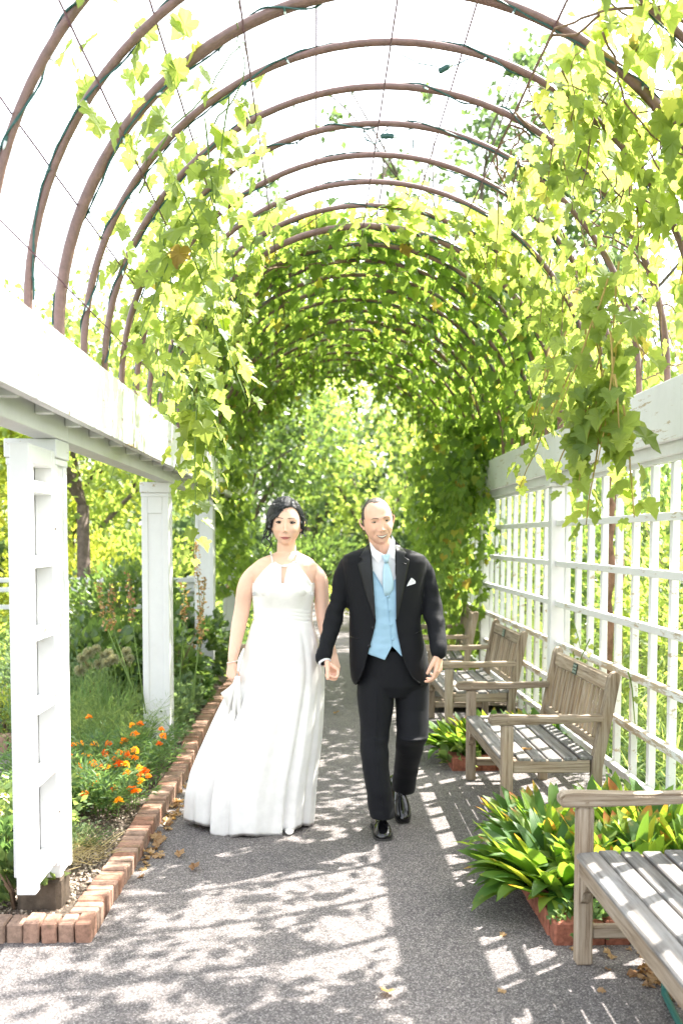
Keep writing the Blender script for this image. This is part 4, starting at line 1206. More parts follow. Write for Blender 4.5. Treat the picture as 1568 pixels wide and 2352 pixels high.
# ------------------------------------------------------------------ broad leaved beds, right
def lily_mat():
    m, nt = new_mat('broad strap leaf')
    oi = nt.nodes.new('ShaderNodeObjectInfo'); tc = nt.nodes.new('ShaderNodeTexCoord')
    c = ramp(nt, oi.outputs['Random'], [(0, (.030, .085, .018)), (.45, (.05, .12, .022)), (.75, (.085, .155, .025)), (.96, (.13, .19, .03)), (1, (.24, .23, .03))])
    sep = nt.nodes.new('ShaderNodeSeparateXYZ'); nt.links.new(tc.outputs['Object'], sep.inputs[0])
    f = noise_tex(nt, 9, 4, .7, tc.outputs['Object'])
    r2 = math_n(nt, 'FRACT', math_n(nt, 'MULTIPLY', oi.outputs['Random'], 7.31))
    tipf = math_n(nt, 'MULTIPLY', math_n(nt, 'ADD', math_n(nt, 'MULTIPLY', sep.outputs[1], .9), math_n(nt, 'ADD', math_n(nt, 'MULTIPLY', f, .5), math_n(nt, 'MULTIPLY', r2, .45))), .6)
    c = mixc(nt, c, (.34, .26, .03), ramp(nt, tipf, [(.80, (0, 0, 0)), (.92, (1, 1, 1))]))
    tip2 = math_n(nt, 'SUBTRACT', tipf, .09)
    c = mixc(nt, c, (.26, .08, .025), ramp(nt, tip2, [(.74, (0, 0, 0)), (.80, (1, 1, 1))]))
    st = noise_tex(nt, 1, 2, .5, None)
    mp = nt.nodes.new('ShaderNodeMapping'); mp.inputs['Scale'].default_value = (90, 1.5, 1); nt.links.new(tc.outputs['Object'], mp.inputs[0])
    st = noise_tex(nt, 1, 2, .5, mp.outputs[0])
    c = mixc(nt, c, mixc(nt, c, (1.5, 1.4, 1.2), 1.0, 'MULTIPLY'), st)
    p = nt.nodes.new('ShaderNodeBsdfPrincipled'); nt.links.new(c, p.inputs['Base Color']); p.inputs['Roughness'].default_value = .5; p.inputs['Specular IOR Level'].default_value = .35
    nt.links.new(bump(nt, st, .25, .01), p.inputs['Normal'])
    t = nt.nodes.new('ShaderNodeBsdfTranslucent'); nt.links.new(mixc(nt, mixc(nt, c, (3, 2.9, 1.5), 1.0, 'MULTIPLY'), (.42, .52, .05), .35), t.inputs[0])
    mx = nt.nodes.new('ShaderNodeMixShader'); mx.inputs[0].default_value = .42
    nt.links.new(p.outputs[0], mx.inputs[1]); nt.links.new(t.outputs[0], mx.inputs[2])
    o = nt.nodes.new('ShaderNodeOutputMaterial'); nt.links.new(mx.outputs[0], o.inputs[0]); return m
lily_m = lily_mat()
def strap(curl, wid, tw, seed):
    m = 9; V = []; F = []; p = Vector((0, 0, 0)); an = 0
    for i in range(m + 1):
        f = i / m
        w_ = wid * (.16 + 1.0 * math.sin(PI * min(1, f * .92 + .08)) ** .8) * (1 if f < .97 else .05)
        if i == m: w_ = .002
        s = math.sin(tw * f); c = math.cos(tw * f)
        V += [(-w_ * c, p.y, p.z + .30 * w_ - w_ * s), (0, p.y, p.z), (w_ * c, p.y, p.z + .30 * w_ + w_ * s)]
        an += curl / m * (.4 + 1.2 * f); p = p + Vector((0, math.cos(an), -math.sin(an))) / m
    for i in range(m):
        a = i * 3
        F += [(a, a + 1, a + 4, a + 3), (a + 1, a + 2, a + 5, a + 4)]
    me = bpy.data.meshes.new('leaf'); me.from_pydata(V, [], F); me.polygons.foreach_set('use_smooth', [True] * len(F)); me.materials.append(lily_m); return me
straps = [strap(cu, wd, tw, i) for i, (cu, wd, tw) in enumerate([(.5, .085, .3), (.9, .095, -.3), (1.3, .08, .5), (.2, .09, -.2), (1.7, .085, .6), (.7, .075, -.6)])]
def clump(label, x, y, rx, ry, n, L=(.20, .34), lean=.8, dirb=(0, 0)):
    t = thing('broad_leaf_plant', label, 'plant', (x, y, .04), 'broad leaved plants between the benches')
    for i in range(n):
        q = math.sqrt(random.random()); an = random.uniform(0, 2 * PI)
        b = Vector((x + rx * q * math.cos(an), y + ry * q * math.sin(an), .06))
        tl = random.uniform(.15, 1) * lean * (.35 + q)
        an2 = an + random.gauss(0, .5)
        d = Vector((math.cos(an2) * tl + dirb[0], math.sin(an2) * tl + dirb[1], 1)).normalized()
        nn = Vector((-d.x, -d.y, .0)) * 1.0 + Vector((0, 0, math.hypot(d.x, d.y) + .2)) + Vector(rdir(1)[0]) * .35
        Rm = frames(np.array([list(d)]), np.array([list(nn)]))[0]
        o = bpy.data.objects.new('leaf', straps[random.randrange(6)]); COL.objects.link(o); o.parent = t
        o.rotation_euler = Matrix([list(r) for r in Rm]).to_euler()
        o.location = b - wl(t); s = random.uniform(*L); o.scale = (s * random.uniform(1.1, 1.5), s, s)
clump('broad leaved plant spilling yellowed leaves over the path between the two near benches', 1.03, 4.28, .15, .26, 190, (.20, .36), 1.1, (-.28, -.1))
clump('broad leaved plant behind the nearest armrest', 1.35, 4.2, .2, .2, 150, (.22, .35), .7)
clump('broad leaved plant beside the second bench\'s near leg', 1.12, 4.76, .17, .20, 140, (.2, .33), .8, (-.15, .1))
clump('upright broad leaved plant at the back of the bed near the lattice', 1.58, 4.7, .24, .24, 170, (.24, .37), .6)
clump('broad leaved plant under the lattice by the nearest bench', 1.70, 4.2, .16, .2, 130, (.24, .36), .6)
clump('broad leaved plant with brown tips beside the groom\'s knee', 1.06, 7.05, .15, .2, 140, (.2, .3), 1.0, (-.3, -.15))
clump('green broad leaved plant between the second and third benches', 1.35, 7.12, .2, .2, 120, (.2, .32), .8)
clump('broad leaved plant at the lattice behind the second bench', 1.65, 7.1, .18, .2, 100, (.2, .32), .7)
# weed with small round leaves over the corner bricks
shrub('small_weed', 'little trailing weed over the corner bricks of the right bed', 1.03, 3.82, .14, .10, .15, 170, .026, lm_mari, oval, None, .0, 9, .2, 'weed', green_stem)
shrub('small_weed', 'pale broad leaved weed at the corner of the far right bed', .98, 6.72, .12, .08, .15, 34, .08, lm_soft, oval, None, .0, 5, .2, 'weed', green_stem)
vn = hanging([(1.72, 6.6, 1.02), (1.71, 5.4, .85), (1.72, 6.2, .95)], (.25, .5), (.03, .06))
V, F = scatter(*GL[0], *vn[:4]); t = thing('vine_shoot', 'young vine shoots threading the lattice above the second bench', 'vine', (1.72, 6, .4))
np_mesh('leaves', V, F, lm_grape, t)
[MB().tube(p, r, 5).build('stem', green_stem, t) for p, r in vn[4]]

# ------------------------------------------------------------------ fallen leaves
def curl_leaf(seed):
    V, F = grape_leaf(True, random.uniform(-.5, .5), random.uniform(-.5, .6), .14, seed)
    me = bpy.data.meshes.new('dead_leaf'); me.from_pydata([tuple(v) for v in V], [], [tuple(int(a) for a in f) for f in F]); me.materials.append(dry_m); return me
dl_me = [curl_leaf(s) for s in range(8)]
def fallen(n, area, label, grp, z=0.0, sz=(.03, .065)):
    for _ in range(n):
        x, y = area()
        o = bpy.data.objects.new('fallen_leaf', dl_me[random.randrange(8)]); COL.objects.link(o)
        s = random.uniform(*sz); o.scale = (s, s, s); o.location = (x, y, z + s * .2)
        o.rotation_euler = (random.uniform(-.4, .4), random.uniform(-.4, .4), random.uniform(0, 6.28))
        tag(o, label, 'fallen leaf', grp)
fallen(46, lambda: (-.84 + abs(random.gauss(0, .025)), random.choice((random.gauss(5.0, .13), random.gauss(5.75, .2), random.uniform(4.3, 7)))), 'small brown dead leaf lying against the left brick edging', 'dead leaves along the left edging')
fallen(60, lambda: (lambda p: (p.x + random.gauss(0, .06), p.y + random.gauss(0, .09)))(ground(1530, 2240)), 'curled brown dead leaf in the pile under the near bench', 'dead leaves under the near bench', 0, (.035, .07))
fallen(9, lambda: (random.uniform(.5, 1.5), random.uniform(3.3, 4.0)), 'small tan dead leaf scattered on the path by the near bench', 'dead leaves on the right of the path', 0, (.02, .035))
for (px, py, lb) in ((408, 1970, 'single brown leaf lying on the path near the left edging'), (440, 2000, 'reddish leaf on the path in front of the bride'), (770, 1640, 'dark leaf on the path between bride and groom'), (895, 2282, 'tiny brown leaf in the middle of the near path')):
    p = ground(px, py); o = put('fallen_leaf', dl_me[3], None, (p.x, p.y, .008), (.1, .1, random.uniform(0, 6)), .05); tag(o, lb, 'fallen leaf')
for (x, y, z, lb) in ((1.18, 5.42, .424, 'orange dead leaf on the seat of the second bench'), (1.12, 7.75, .424, 'crumpled brown leaf on the seat of the third bench')):
    o = put('fallen_leaf', dl_me[5], None, (x, y, z), (.1, .3, 1), .055); tag(o, lb, 'fallen leaf')
# ------------------------------------------------------------------ people
def skin_mat(name, base, lip=None):
    m, nt = new_mat(name)
    geo = nt.nodes.new('ShaderNodeNewGeometry')
    f = noise_tex(nt, 18, 4, .6, geo.outputs['Position'])
    c = ramp(nt, f, [(.3, tuple(x * .93 for x in base)), (.7, tuple(min(1, x * 1.05) for x in base))])
    f2 = noise_tex(nt, 5, 2, .5, geo.outputs['Position'])
    c = mixc(nt, c, (base[0] * 1.02, base[1] * .86, base[2] * .82), math_n(nt, 'MULTIPLY', f2, .5))
    p = bsdf_out(nt, c, .48, .4, bump(nt, noise_tex(nt, 350, 3, .6, geo.outputs['Position']), .06, .002))
    p.inputs['Subsurface Weight'].default_value = .18
    p.inputs['Subsurface Radius'].default_value = (1.0, .35, .2)
    p.inputs['Subsurface Scale'].default_value = .012
    return m
skin_w = skin_mat('fair skin', (.80, .54, .415))
skin_m = skin_mat('warm skin', (.74, .47, .355))
skin_h = skin_mat('tanned hand skin', (.50, .28, .20))
lip_w = simple('pink lips', (.50, .15, .15), .4)
lip_m = simple('lips', (.45, .20, .165), .5)
teeth_m = simple('teeth', (.88, .85, .78), .25)
mouth_m = simple('dark mouth', (.05, .015, .012), .6)
eye_w = simple('eye white', (.70, .68, .66), .2)
iris_m = simple('dark brown iris', (.035, .02, .012), .1)
iris_g = simple('grey brown iris', (.075, .06, .045), .1)
lash_m = simple('dark lashes and brows', (.012, .009, .008), .6)
brow_m = simple('brown brow hair', (.17, .10, .07), .7)
def hair_mat(name, dark, light, rough):
    m, nt = new_mat(name)
    tc = nt.nodes.new('ShaderNodeTexCoord'); mp = nt.nodes.new('ShaderNodeMapping'); mp.inputs['Scale'].default_value = (260, 120, 25)
    nt.links.new(tc.outputs['Object'], mp.inputs[0])
    f = noise_tex(nt, 1, 4, .6, mp.outputs[0])
    bsdf_out(nt, ramp(nt, f, [(.3, dark), (.75, light)]), rough, .5, bump(nt, f, .5, .004)); return m
hair_w = hair_mat('black hair', (.004, .005, .007), (.022, .024, .030), .32)
hair_m = hair_mat('greying brown hair', (.03, .022, .018), (.17, .14, .12), .5)
def cloth(name, col, rough, sheen=.0, weave=900, bs=.15, spec=.3, crease=.0):
    m, nt = new_mat(name)
    geo = nt.nodes.new('ShaderNodeNewGeometry')
    f = noise_tex(nt, weave, 2, .5, geo.outputs['Position'])
    f2 = noise_tex(nt, 12, 4, .6, geo.outputs['Position'])
    c = ramp(nt, f2, [(.3, tuple(x * .92 for x in col)), (.7, tuple(min(1, x * 1.05) for x in col))])
    h = math_n(nt, 'ADD', math_n(nt, 'MULTIPLY', f, .25), math_n(nt, 'MULTIPLY', noise_tex(nt, 22, 3, .5, geo.outputs['Position']), crease))
    p = bsdf_out(nt, c, rough, spec, bump(nt, h, bs, .006))
    p.inputs['Sheen Weight'].default_value = sheen; p.inputs['Sheen Roughness'].default_value = .5
    return m
suit_m = cloth('black wool', (.0055, .006, .0085), .7, .03, 900, .2, .18, .6)
lapel_m = cloth('black satin lapel', (.006, .0065, .009), .42, .02, 900, .1, .3, .2)
vest_m = cloth('light blue satin', (.27, .44, .59), .42, .1, 700, .15, .45, .8)
tie_m = cloth('pale blue satin tie', (.37, .54, .66), .36, .1, 700, .12, .5, .8)
shirt_m = cloth('white cotton shirt', (.74, .74, .78), .7, .1, 900, .15, .3, .6)
dress_m = cloth('ivory satin gown', (.80, .785, .77), .42, .15, 700, .10, .4, .5)
shoe_m = simple('polished black leather', (.006, .006, .007), .08, .6)
sole_m = simple('dark rubber sole', (.035, .033, .030), .7)
pearl_m = simple('pearl', (.75, .72, .68), .15)

def smooth_mesh(mb, voxel, it=4, name='tmp', fac=.5):
    me = mb.mesh('tmp')
    bm = bmesh.new(); bm.from_mesh(me); bmesh.ops.recalc_face_normals(bm, faces=bm.faces); bm.to_mesh(me); bm.free()
    o = bpy.data.objects.new('tmp', me); COL.objects.link(o)
    m1 = o.modifiers.new('r', 'REMESH'); m1.mode = 'VOXEL'; m1.voxel_size = voxel; m1.use_smooth_shade = True
    if it:
        m2 = o.modifiers.new('s', 'SMOOTH'); m2.iterations = it; m2.factor = fac
    dg = bpy.context.evaluated_depsgraph_get(); dg.update()
    out = bpy.data.meshes.new_from_object(o.evaluated_get(dg)); out.name = name
    bpy.data.objects.remove(o); bpy.data.meshes.remove(me)
    out.polygons.foreach_set('use_smooth', [True] * len(out.polygons))
    return out
def shift_mesh(me, P):
    co = np.empty(len(me.vertices) * 3, dtype=np.float32); me.vertices.foreach_get('co', co)
    co = co.reshape(-1, 3) - np.array(P, dtype=np.float32); me.vertices.foreach_set('co', co.ravel()); me.update()
def wrinkle(me, fn):
    me.update()
    n = len(me.vertices); co = np.empty(n * 3, dtype=np.float32); me.vertices.foreach_get('co', co); co = co.reshape(-1, 3)
    nr = np.empty(n * 3, dtype=np.float32); me.vertices.foreach_get('normal', nr); nr = nr.reshape(-1, 3)
    d = fn(co, nr); co = co + nr * d[:, None]; me.vertices.foreach_set('co', co.ravel()); me.update()
def ball(mb, c, r, n=12):
    c = Vector(c); r = r if hasattr(r, '__len__') else (r, r, r)
    vs = [c + Vector((0, 0, -r[2]))]
    for i in range(1, n):
        t = PI * i / n
        for k in range(2 * n):
            a = PI * k / n; vs.append(c + Vector((r[0] * math.sin(t) * math.cos(a), r[1] * math.sin(t) * math.sin(a), -r[2] * math.cos(t))))
    vs.append(c + Vector((0, 0, r[2]))); m = 2 * n
    fs = [(0, 1 + (k + 1) % m, 1 + k) for k in range(m)]
    for i in range(n - 2): fs += [(1 + i * m + k, 1 + i * m + (k + 1) % m, 1 + (i + 1) * m + (k + 1) % m, 1 + (i + 1) * m + k) for k in range(m)]
    e = len(vs) - 1; b = 1 + (n - 2) * m
    fs += [(b + k, b + (k + 1) % m, e) for k in range(m)]
    return mb.add(vs, fs)
def limb(mb, pts, rad, n=14):
    """tapered limb with round ends"""
    pts = [Vector(p) for p in pts]
    # resample smoothly
    P, Rr = [], []
    for i in range(len(pts) - 1):
        p0 = pts[max(i - 1, 0)]; p1 = pts[i]; p2 = pts[i + 1]; p3 = pts[min(i + 2, len(pts) - 1)]
        for q in range(6):
            t = q / 6
            P.append(.5 * ((2 * p1) + (p2 - p0) * t + (2 * p0 - 5 * p1 + 4 * p2 - p3) * t * t + (3 * p1 - p0 - 3 * p2 + p3) * t ** 3))
            Rr.append(rad[i] * (1 - t) + rad[i + 1] * t)
    P.append(pts[-1]); Rr.append(rad[-1])
    d0 = (P[0] - P[1]).normalized(); d1 = (P[-1] - P[-2]).normalized()
    A, B, A2, B2 = [], [], [], []
    for s in (.97, .8, .5): A.append(P[0] + d0 * Rr[0] * s); B.append(Rr[0] * math.sqrt(1 - s * s))
    for s in (.5, .8, .97): A2.append(P[-1] + d1 * Rr[-1] * s); B2.append(Rr[-1] * math.sqrt(1 - s * s))
    return mb.tube(A + P + A2, B + Rr + B2, n)
def rings(mb, rows, n=40, p=2.3):
    """rows: (cx, cy, z, rx, ry) closed stack of superellipses"""
    vs = []
    for cx, cy, z, rx, ry in rows:
        for k in range(n):
            a = 2 * PI * k / n; c, s = math.cos(a), math.sin(a)
            vs.append((cx + rx * math.copysign(abs(c) ** (2 / p), c), cy + ry * math.copysign(abs(s) ** (2 / p), s), z))
    m = len(rows)
    fs = [(i * n + k, i * n + (k + 1) % n, (i + 1) * n + (k + 1) % n, (i + 1) * n + k) for i in range(m - 1) for k in range(n)]
    fs += [tuple(range(n))[::-1], tuple((m - 1) * n + k for k in range(n))]
    return mb.add(vs, fs)
def interp(tab, v):
    xs = [t[0] for t in tab]
    return [float(np.interp(v, xs, [t[i] for t in tab])) for i in range(1, len(tab[0]))]

# --- a head: x across, y towards the back (face looks to -y), z up from eye level
G = lambda x, z, x0, z0, sx, sz: math.exp(-(((x - x0) / sx) ** 2 + ((z - z0) / sz) ** 2))
def head_pts(female, nu=96, nv=80):
    vs = []
    hw = .0755 if not female else .0775
    for j in range(1, nv):
        t = PI * j / nv; cz = math.cos(t)   # top to bottom
        for i in range(nu):
            a = 2 * PI * i / nu; sx, sy = math.sin(t) * math.cos(a), math.sin(t) * math.sin(a)
            e = 1.0 / (abs(sx) ** 2.35 + abs(sy) ** 2.35 + abs(cz) ** 2.35) ** (1 / 2.35)
            x, y, z = sx * e * hw, sy * e * .098, cz * e * (.117 if cz > 0 else (.126 if not female else .119))
            if z < -.01:
                s = min(1, (-z - .01) / .11)
                x *= 1 - (.30 if female else .27) * s ** 1.9
                if y > 0: y *= 1 - .55 * s
                else: y *= 1 - .06 * s
            if z > .03 and y < 0: y *= 1 - .10 * ((z - .03) / .09) ** 1.2
            if y < -.02:
                wf = min(1, (-y - .02) / .04); ax = abs(x); f = 0
                f += .0035 * math.exp(-((z - .021) / .010) ** 2) * math.exp(-(x / .055) ** 4) * (0.6 if female else 1.4)
                f -= (.0095 if female else .0115) * G(ax, z, .032, .001, .017, .012)
                f += .0150 * math.exp(-(x / .0085) ** 2) * max(0, min(1, (.024 - z) / .055)) * (1 if z > -.042 else math.exp(-((z + .042) / .006) ** 2))
                f += .0115 * G(x, z, 0, -.043, .010 if female else .011, .011)
                f += .0075 * G(ax, z, .0135, -.046, .0058, .0065)
                f += .0065 * G(x, z, 0, -.074, .032, .022)
                f += .0060 * G(ax, z, .044, -.036, .016, .015) * (1 if female else 1.4)
                f -= .0045 * G(ax, z, .030 + (-.045 - z) * .35, -.062, .004, .018) * (1 if female else 1.6)
                f -= .004 * G(x, z, 0, -.092, .022, .006)
                f += .0085 * G(x, z, 0, -.110, .021, .012)
                if female:
                    f += .0040 * G(x, z, 0, -.0735, .018, .0035) + .0045 * G(x, z, 0, -.082, .015, .0045)
                    f -= .0035 * G(x, z, 0, -.0775, .024, .0016)
                y -= f * wf
            vs.append((x, y, z))
    top = (0, 0, .117); bot = (0, -.02, -.122)
    m = nu; vs = [top] + vs + [bot]
    fs = [(0, 1 + (k + 1) % m, 1 + k) for k in range(m)]
    for j in range(nv - 2): fs += [(1 + j * m + k, 1 + j * m + (k + 1) % m, 1 + (j + 1) * m + (k + 1) % m, 1 + (j + 1) * m + k) for k in range(m)]
    b = 1 + (nv - 2) * m; e = len(vs) - 1
    fs += [(b + (k + 1) % m, b + k, e) for k in range(m)]
    return vs, fs
from mathutils.bvhtree import BVHTree
class Head:
    def __init__(s, C, rot, female, person):
        s.M = Matrix.Translation(C) @ Euler(rot).to_matrix().to_4x4()
        s.v, s.f = head_pts(female); s.t = BVHTree.FromPolygons([Vector(q) for q in s.v], s.f); s.p = person; s.fem = female
    def surf(s, x, z, off=0.0):
        h = s.t.ray_cast(Vector((x, -.3, z)), Vector((0, 1, 0)))
        y = h[0].y if h[0] else -.05
        return Vector((x, y - off, z))
    def W(s, p): return s.M @ Vector(p)
    def add_to(s, mb):
        mb.add([s.W(q) for q in s.v], s.f)
        for sg in (-1, 1):   # ears: rim, lobe and bowl
            pts = [(.073 * sg, .012, -.030), (.084 * sg, .018, -.022), (.093 * sg, .022, .000), (.091 * sg, .023, .016), (.078 * sg, .016, .022), (.073 * sg, .008, .012)]
            limb(mb, [s.W(q) for q in pts], [.0055, .0055, .0045, .0045, .004, .004], 8)
            limb(mb, [s.W((.070 * sg, .016, -.022)), s.W((.078 * sg, .020, .012))], [.007, .006], 8)
            ball(mb, s.W((.0765 * sg, .012, -.034)), .0068, 6)
    def ribbon(s, name, top, bot, mat, off=.0012, nx=16, nz=4, bulge=.0, par=None):
        """top/bot: lists of (x,z); surface patch projected on the face"""
        V, F = [], []
        def ev(c, t):
            t *= len(c) - 1; i = min(int(t), len(c) - 2); t -= i
            return c[i][0] * (1 - t) + c[i + 1][0] * t, c[i][1] * (1 - t) + c[i + 1][1] * t
        for i in range(nx + 1):
            a, b = ev(top, i / nx), ev(bot, i / nx)
            for j in range(nz + 1):
                q = j / nz; x = a[0] * (1 - q) + b[0] * q; z = a[1] * (1 - q) + b[1] * q
                V.append(s.W(s.surf(x, z, off + bulge * math.sin(PI * q) * math.sin(PI * i / nx) ** .5)))
        for i in range(nx):
            for j in range(nz): a = i * (nz + 1) + j; F.append((a, a + 1, a + nz + 2, a + nz + 1))
        P = par or s.p
        me = MB().add(V, F).mesh(name, wl(P), True); me.materials.append(mat)
        return put(name, me, P, wl(P))
    def eyes(s, iris, lashes, open_=.0050, lash_r=.0011, wide=.0145, squint=0):
        for sg in (-1, 1):
            cx, cz = .0320 * sg, .001
            q = s.surf(cx, cz); ec = Vector((cx, q.y + .0075, cz))
            mb = MB(); ball(mb, s.W(ec), .0112, 12)
            e = mb.build('eye', eye_w, s.p, True)
            mb = MB(); V = [s.W(ec + Vector((0, -.0118, 0)))]; 
            for k in range(16): V.append(s.W(ec + Vector((.0066 * math.cos(k * PI / 8), -.0102, .0066 * math.sin(k * PI / 8)))))
            mb.add(V, [(0, 1 + k, 1 + (k + 1) % 16) for k in range(16)]); mb.build('iris', iris, e, True)
            # lids: curved skin strips over the ball
            for up in (1, -1):
                V, F = [], []
                nx = 12
                for i in range(nx + 1):
                    u = -1 + 2 * i / nx; x = u * wide
                    zi = up * (open_ if up > 0 else open_ * .72 - squint) * (1 - u * u) ** .8 + .0012 * u * sg
                    for j in range(4):
                        zz = zi + up * j * .0030; rr = .0121 + .0007 * (j == 0)
                        d2 = rr * rr - (x * .78) ** 2 - (zz * .9) ** 2
                        y = -math.sqrt(max(d2, 1e-6)) 
                        sf = s.surf(cx + x, cz + zz, .0003).y - ec.y
                        y = min(y, sf) if j else y
                        V.append(s.W(ec + Vector((x, y, zz))))
                F = [(i * 4 + j, i * 4 + j + 1, (i + 1) * 4 + j + 1, (i + 1) * 4 + j) for i in range(nx) for j in range(3)]
                MB().add(V, F).build('eyelid', skin_w if s.fem else skin_m, e, True)
                edge = [V[i * 4] for i in range(nx + 1)]
                lr = lash_r if up > 0 else lash_r * .45
                if up > 0 and lashes: edge = edge + [s.W(ec + Vector((sg * (wide + .004), -.006, .0035)))] if sg > 0 else [s.W(ec + Vector((sg * (wide + .004), -.006, .0035)))] + edge
                o_ = s.M.to_3x3() @ Vector((0, -.0008, 0))
                MB().tube([p + o_ for p in edge], [lr] * len(edge), 5).build('lashes', lash_m if lashes or up > 0 else brow_m, e, True)

def hand(mb, wr, D, W_, Nn, curls, thumb=(.5, .3), s=1.0, spread=.0):
    D = Vector(D).normalized(); W_ = Vector(W_); W_ = (W_ - D * W_.dot(D)).normalized(); Nn = Vector(Nn); Nn = (Nn - D * Nn.dot(D) - W_ * Nn.dot(W_)).normalized()
    wr = Vector(wr)
    offs = (.029, .0095, -.0095, -.027); kl = (.086, .090, .086, .078); ph = ((.040, .024, .019), (.044, .028, .020), (.041, .026, .019), (.032, .019, .017))
    for k in range(4):
        kn = wr + (D * kl[k] + W_ * offs[k]) * s
        limb(mb, [wr + (D * .006 + W_ * offs[k] * .55) * s, (wr + kn) / 2 + W_ * offs[k] * .12 * s, kn], [.0145 * s, .0135 * s, .0105 * s], 10)
        a = 0; p = kn; pts = [p]
        c = curls[k] if hasattr(curls[0], '__len__') else curls
        for j in range(3):
            a += R(c[j]); d = D * math.cos(a) + Nn * math.sin(a) + W_ * spread * (1.5 - k)
            p = p + d.normalized() * ph[k][j] * s; pts.append(p)
        rr = [.0093, .0084, .0076, .0066] if k < 3 else [.0083, .0073, .0066, .0058]
        limb(mb, pts, [q * s for q in rr], 9)
    b = wr + (D * .018 + W_ * .022 + Nn * .006) * s
    d1 = (D * .72 + W_ * thumb[0] + Nn * thumb[1]).normalized(); d2 = (D * .95 + W_ * thumb[0] * .35 + Nn * thumb[1] * 1.6).normalized()
    limb(mb, [b, b + d1 * .038 * s, b + d1 * .038 * s + (d1 + d2).normalized() * .030 * s, b + d1 * .038 * s + (d1 + d2).normalized() * .030 * s + d2 * .024 * s], [.0155 * s, .0120 * s, .0098 * s, .0082 * s], 10)

def cloth_patch(name, cols, mat, par, thick=.002, smooth=True):
    """cols: list of columns of world points, all the same length"""
    n, m = len(cols), len(cols[0])
    V = [p for c in cols for p in c]
    F = [(i * m + j, i * m + j + 1, (i + 1) * m + j + 1, (i + 1) * m + j) for i in range(n - 1) for j in range(m - 1)]
    # give it a real thickness, away from the viewer
    V2 = [Vector(p) + Vector((0, thick, 0)) for p in V]; k = len(V)
    F2 = [tuple(q + k for q in f[::-1]) for f in F]
    rim = [(i * m, (i + 1) * m, (i + 1) * m + k, i * m + k) for i in range(n - 1)] + [(i * m + m - 1, i * m + m - 1 + k, (i + 1) * m + m - 1 + k, (i + 1) * m + m - 1) for i in range(n - 1)]
    rim += [(j, j + k, j + 1 + k, j + 1) for j in range(m - 1)] + [((n - 1) * m + j, (n - 1) * m + j + 1, (n - 1) * m + j + 1 + k, (n - 1) * m + j + k) for j in range(m - 1)]
    return MB().add(V + V2, F + F2 + rim).build(name, mat, par, smooth, fix=True)

ZP = lambda zx, zy, Y: at(533.1 + .36 * zx, 1116.4 + .36 * zy, Y)      # detail-crop pixel -> world
# =================================================================== the groom
YM = 5.30
man = thing('person', 'smiling man in black tuxedo, pale blue waistcoat and tie, walking hand in hand', 'person', (.40, 5.33, 0))
jt = [(375, 890, 1040, .060), (395, 840, 1085, .085), (415, 770, 1160, .098), (440, 715, 1222, .108), (480, 693, 1243, .116), (560, 702, 1233, .124), (700, 735, 1210, .130), (850, 748, 1200, .126), (950, 746, 1214, .126), (1050, 746, 1236, .132), (1150, 750, 1256, .136), (1225, 758, 1262, .136), (1262, 772, 1250, .132)]
rows = []
for zy in list(range(375, 1262, 22)) + [1262]:
    l, r, ry = interp(jt, zy); a, b = ZP(l, zy, YM), ZP(r, zy, YM)
    rows.append(((a.x + b.x) / 2, YM, a.z, (b.x - a.x) / 2, ry))
mb = MB(); rings(mb, rows, 48, 2.4)
def jfront(x, z, off=0.0):
    zs = [r[2] for r in rows][::-1]
    cx, rx, ry = (float(np.interp(z, zs, [r[i] for r in rows][::-1])) for i in (0, 3, 4))
    u = min(.995, abs(x - cx) / rx)
    return YM - ry * (1 - u ** 2.4) ** (1 / 2.4) - off
slL = [(726, 506, 5.31, 52), (700, 590, 5.31, 56), (689, 700, 5.31, 58), (652, 830, 5.29, 58), (610, 980, 5.24, 51), (580, 1100, 5.20, 50)]
slR = [(1202, 494, 5.31, 54), (1240, 580, 5.31, 55), (1262, 700, 5.30, 60), (1280, 810, 5.27, 64), (1302, 920, 5.22, 60), (1318, 1055, 5.15, 54)]
for sl_ in (slL, slR):
    limb(mb, [ZP(a, b, Y) for a, b, Y, w_ in sl_], [w_ * .36 / 2287 * Y for a, b, Y, w_ in sl_], 20)
jm = smooth_mesh(mb, .006, 5, 'jacket')
elb = [ZP(655, 830, 5.29), ZP(1285, 820, 5.27)]
def jw(co, nr):
    d = np.zeros(len(co))
    for i, c in enumerate(co):
        v = Vector(c); arm = min((v - e).length for e in elb)
        k = math.exp(-(arm / .16) ** 2)
        side = 1 if (v.x < rows[10][0] - .20 or v.x > rows[10][0] + .21) else 0
        q = noise.noise(Vector((v.x * 9 + v.z * 10, v.y * 6, v.z * 22)))
        d[i] = .0105 * k * q * (side * .8 + .2) + .0045 * side * noise.noise(v * 16) + .0022 * noise.noise(v * 9)
    return d
wrinkle(jm, jw)
opL = [(375, 882), (430, 886), (850, 912), (900, 904), (960, 890), (1020, 872), (1080, 858), (1150, 842), (1220, 818), (1262, 795)]
opR = [(345, 1040), (375, 1040), (850, 1046), (930, 1056), (1000, 1070), (1080, 1086), (1150, 1112), (1215, 1145), (1250, 1180), (1262, 1205)]
def zedge(tab): return sorted([(ZP(x, zy, YM - .12).z, ZP(x, zy, YM - .12).x) for zy, x in tab])
zL, zR = zedge(opL), zedge(opR)
bm = bmesh.new(); bm.from_mesh(jm)
kill = []
for f in bm.faces:
    c = f.calc_center_median()
    if c.y < YM - .02 and zL[0][0] - .02 < c.z < 1.60:
        xl = np.interp(c.z, [q[0] for q in zL], [q[1] for q in zL]); xr = np.interp(c.z, [q[0] for q in zR], [q[1] for q in zR])
        if xl < c.x < xr: kill.append(f)
bmesh.ops.delete(bm, geom=kill, context='FACES'); bm.to_mesh(jm); bm.free()
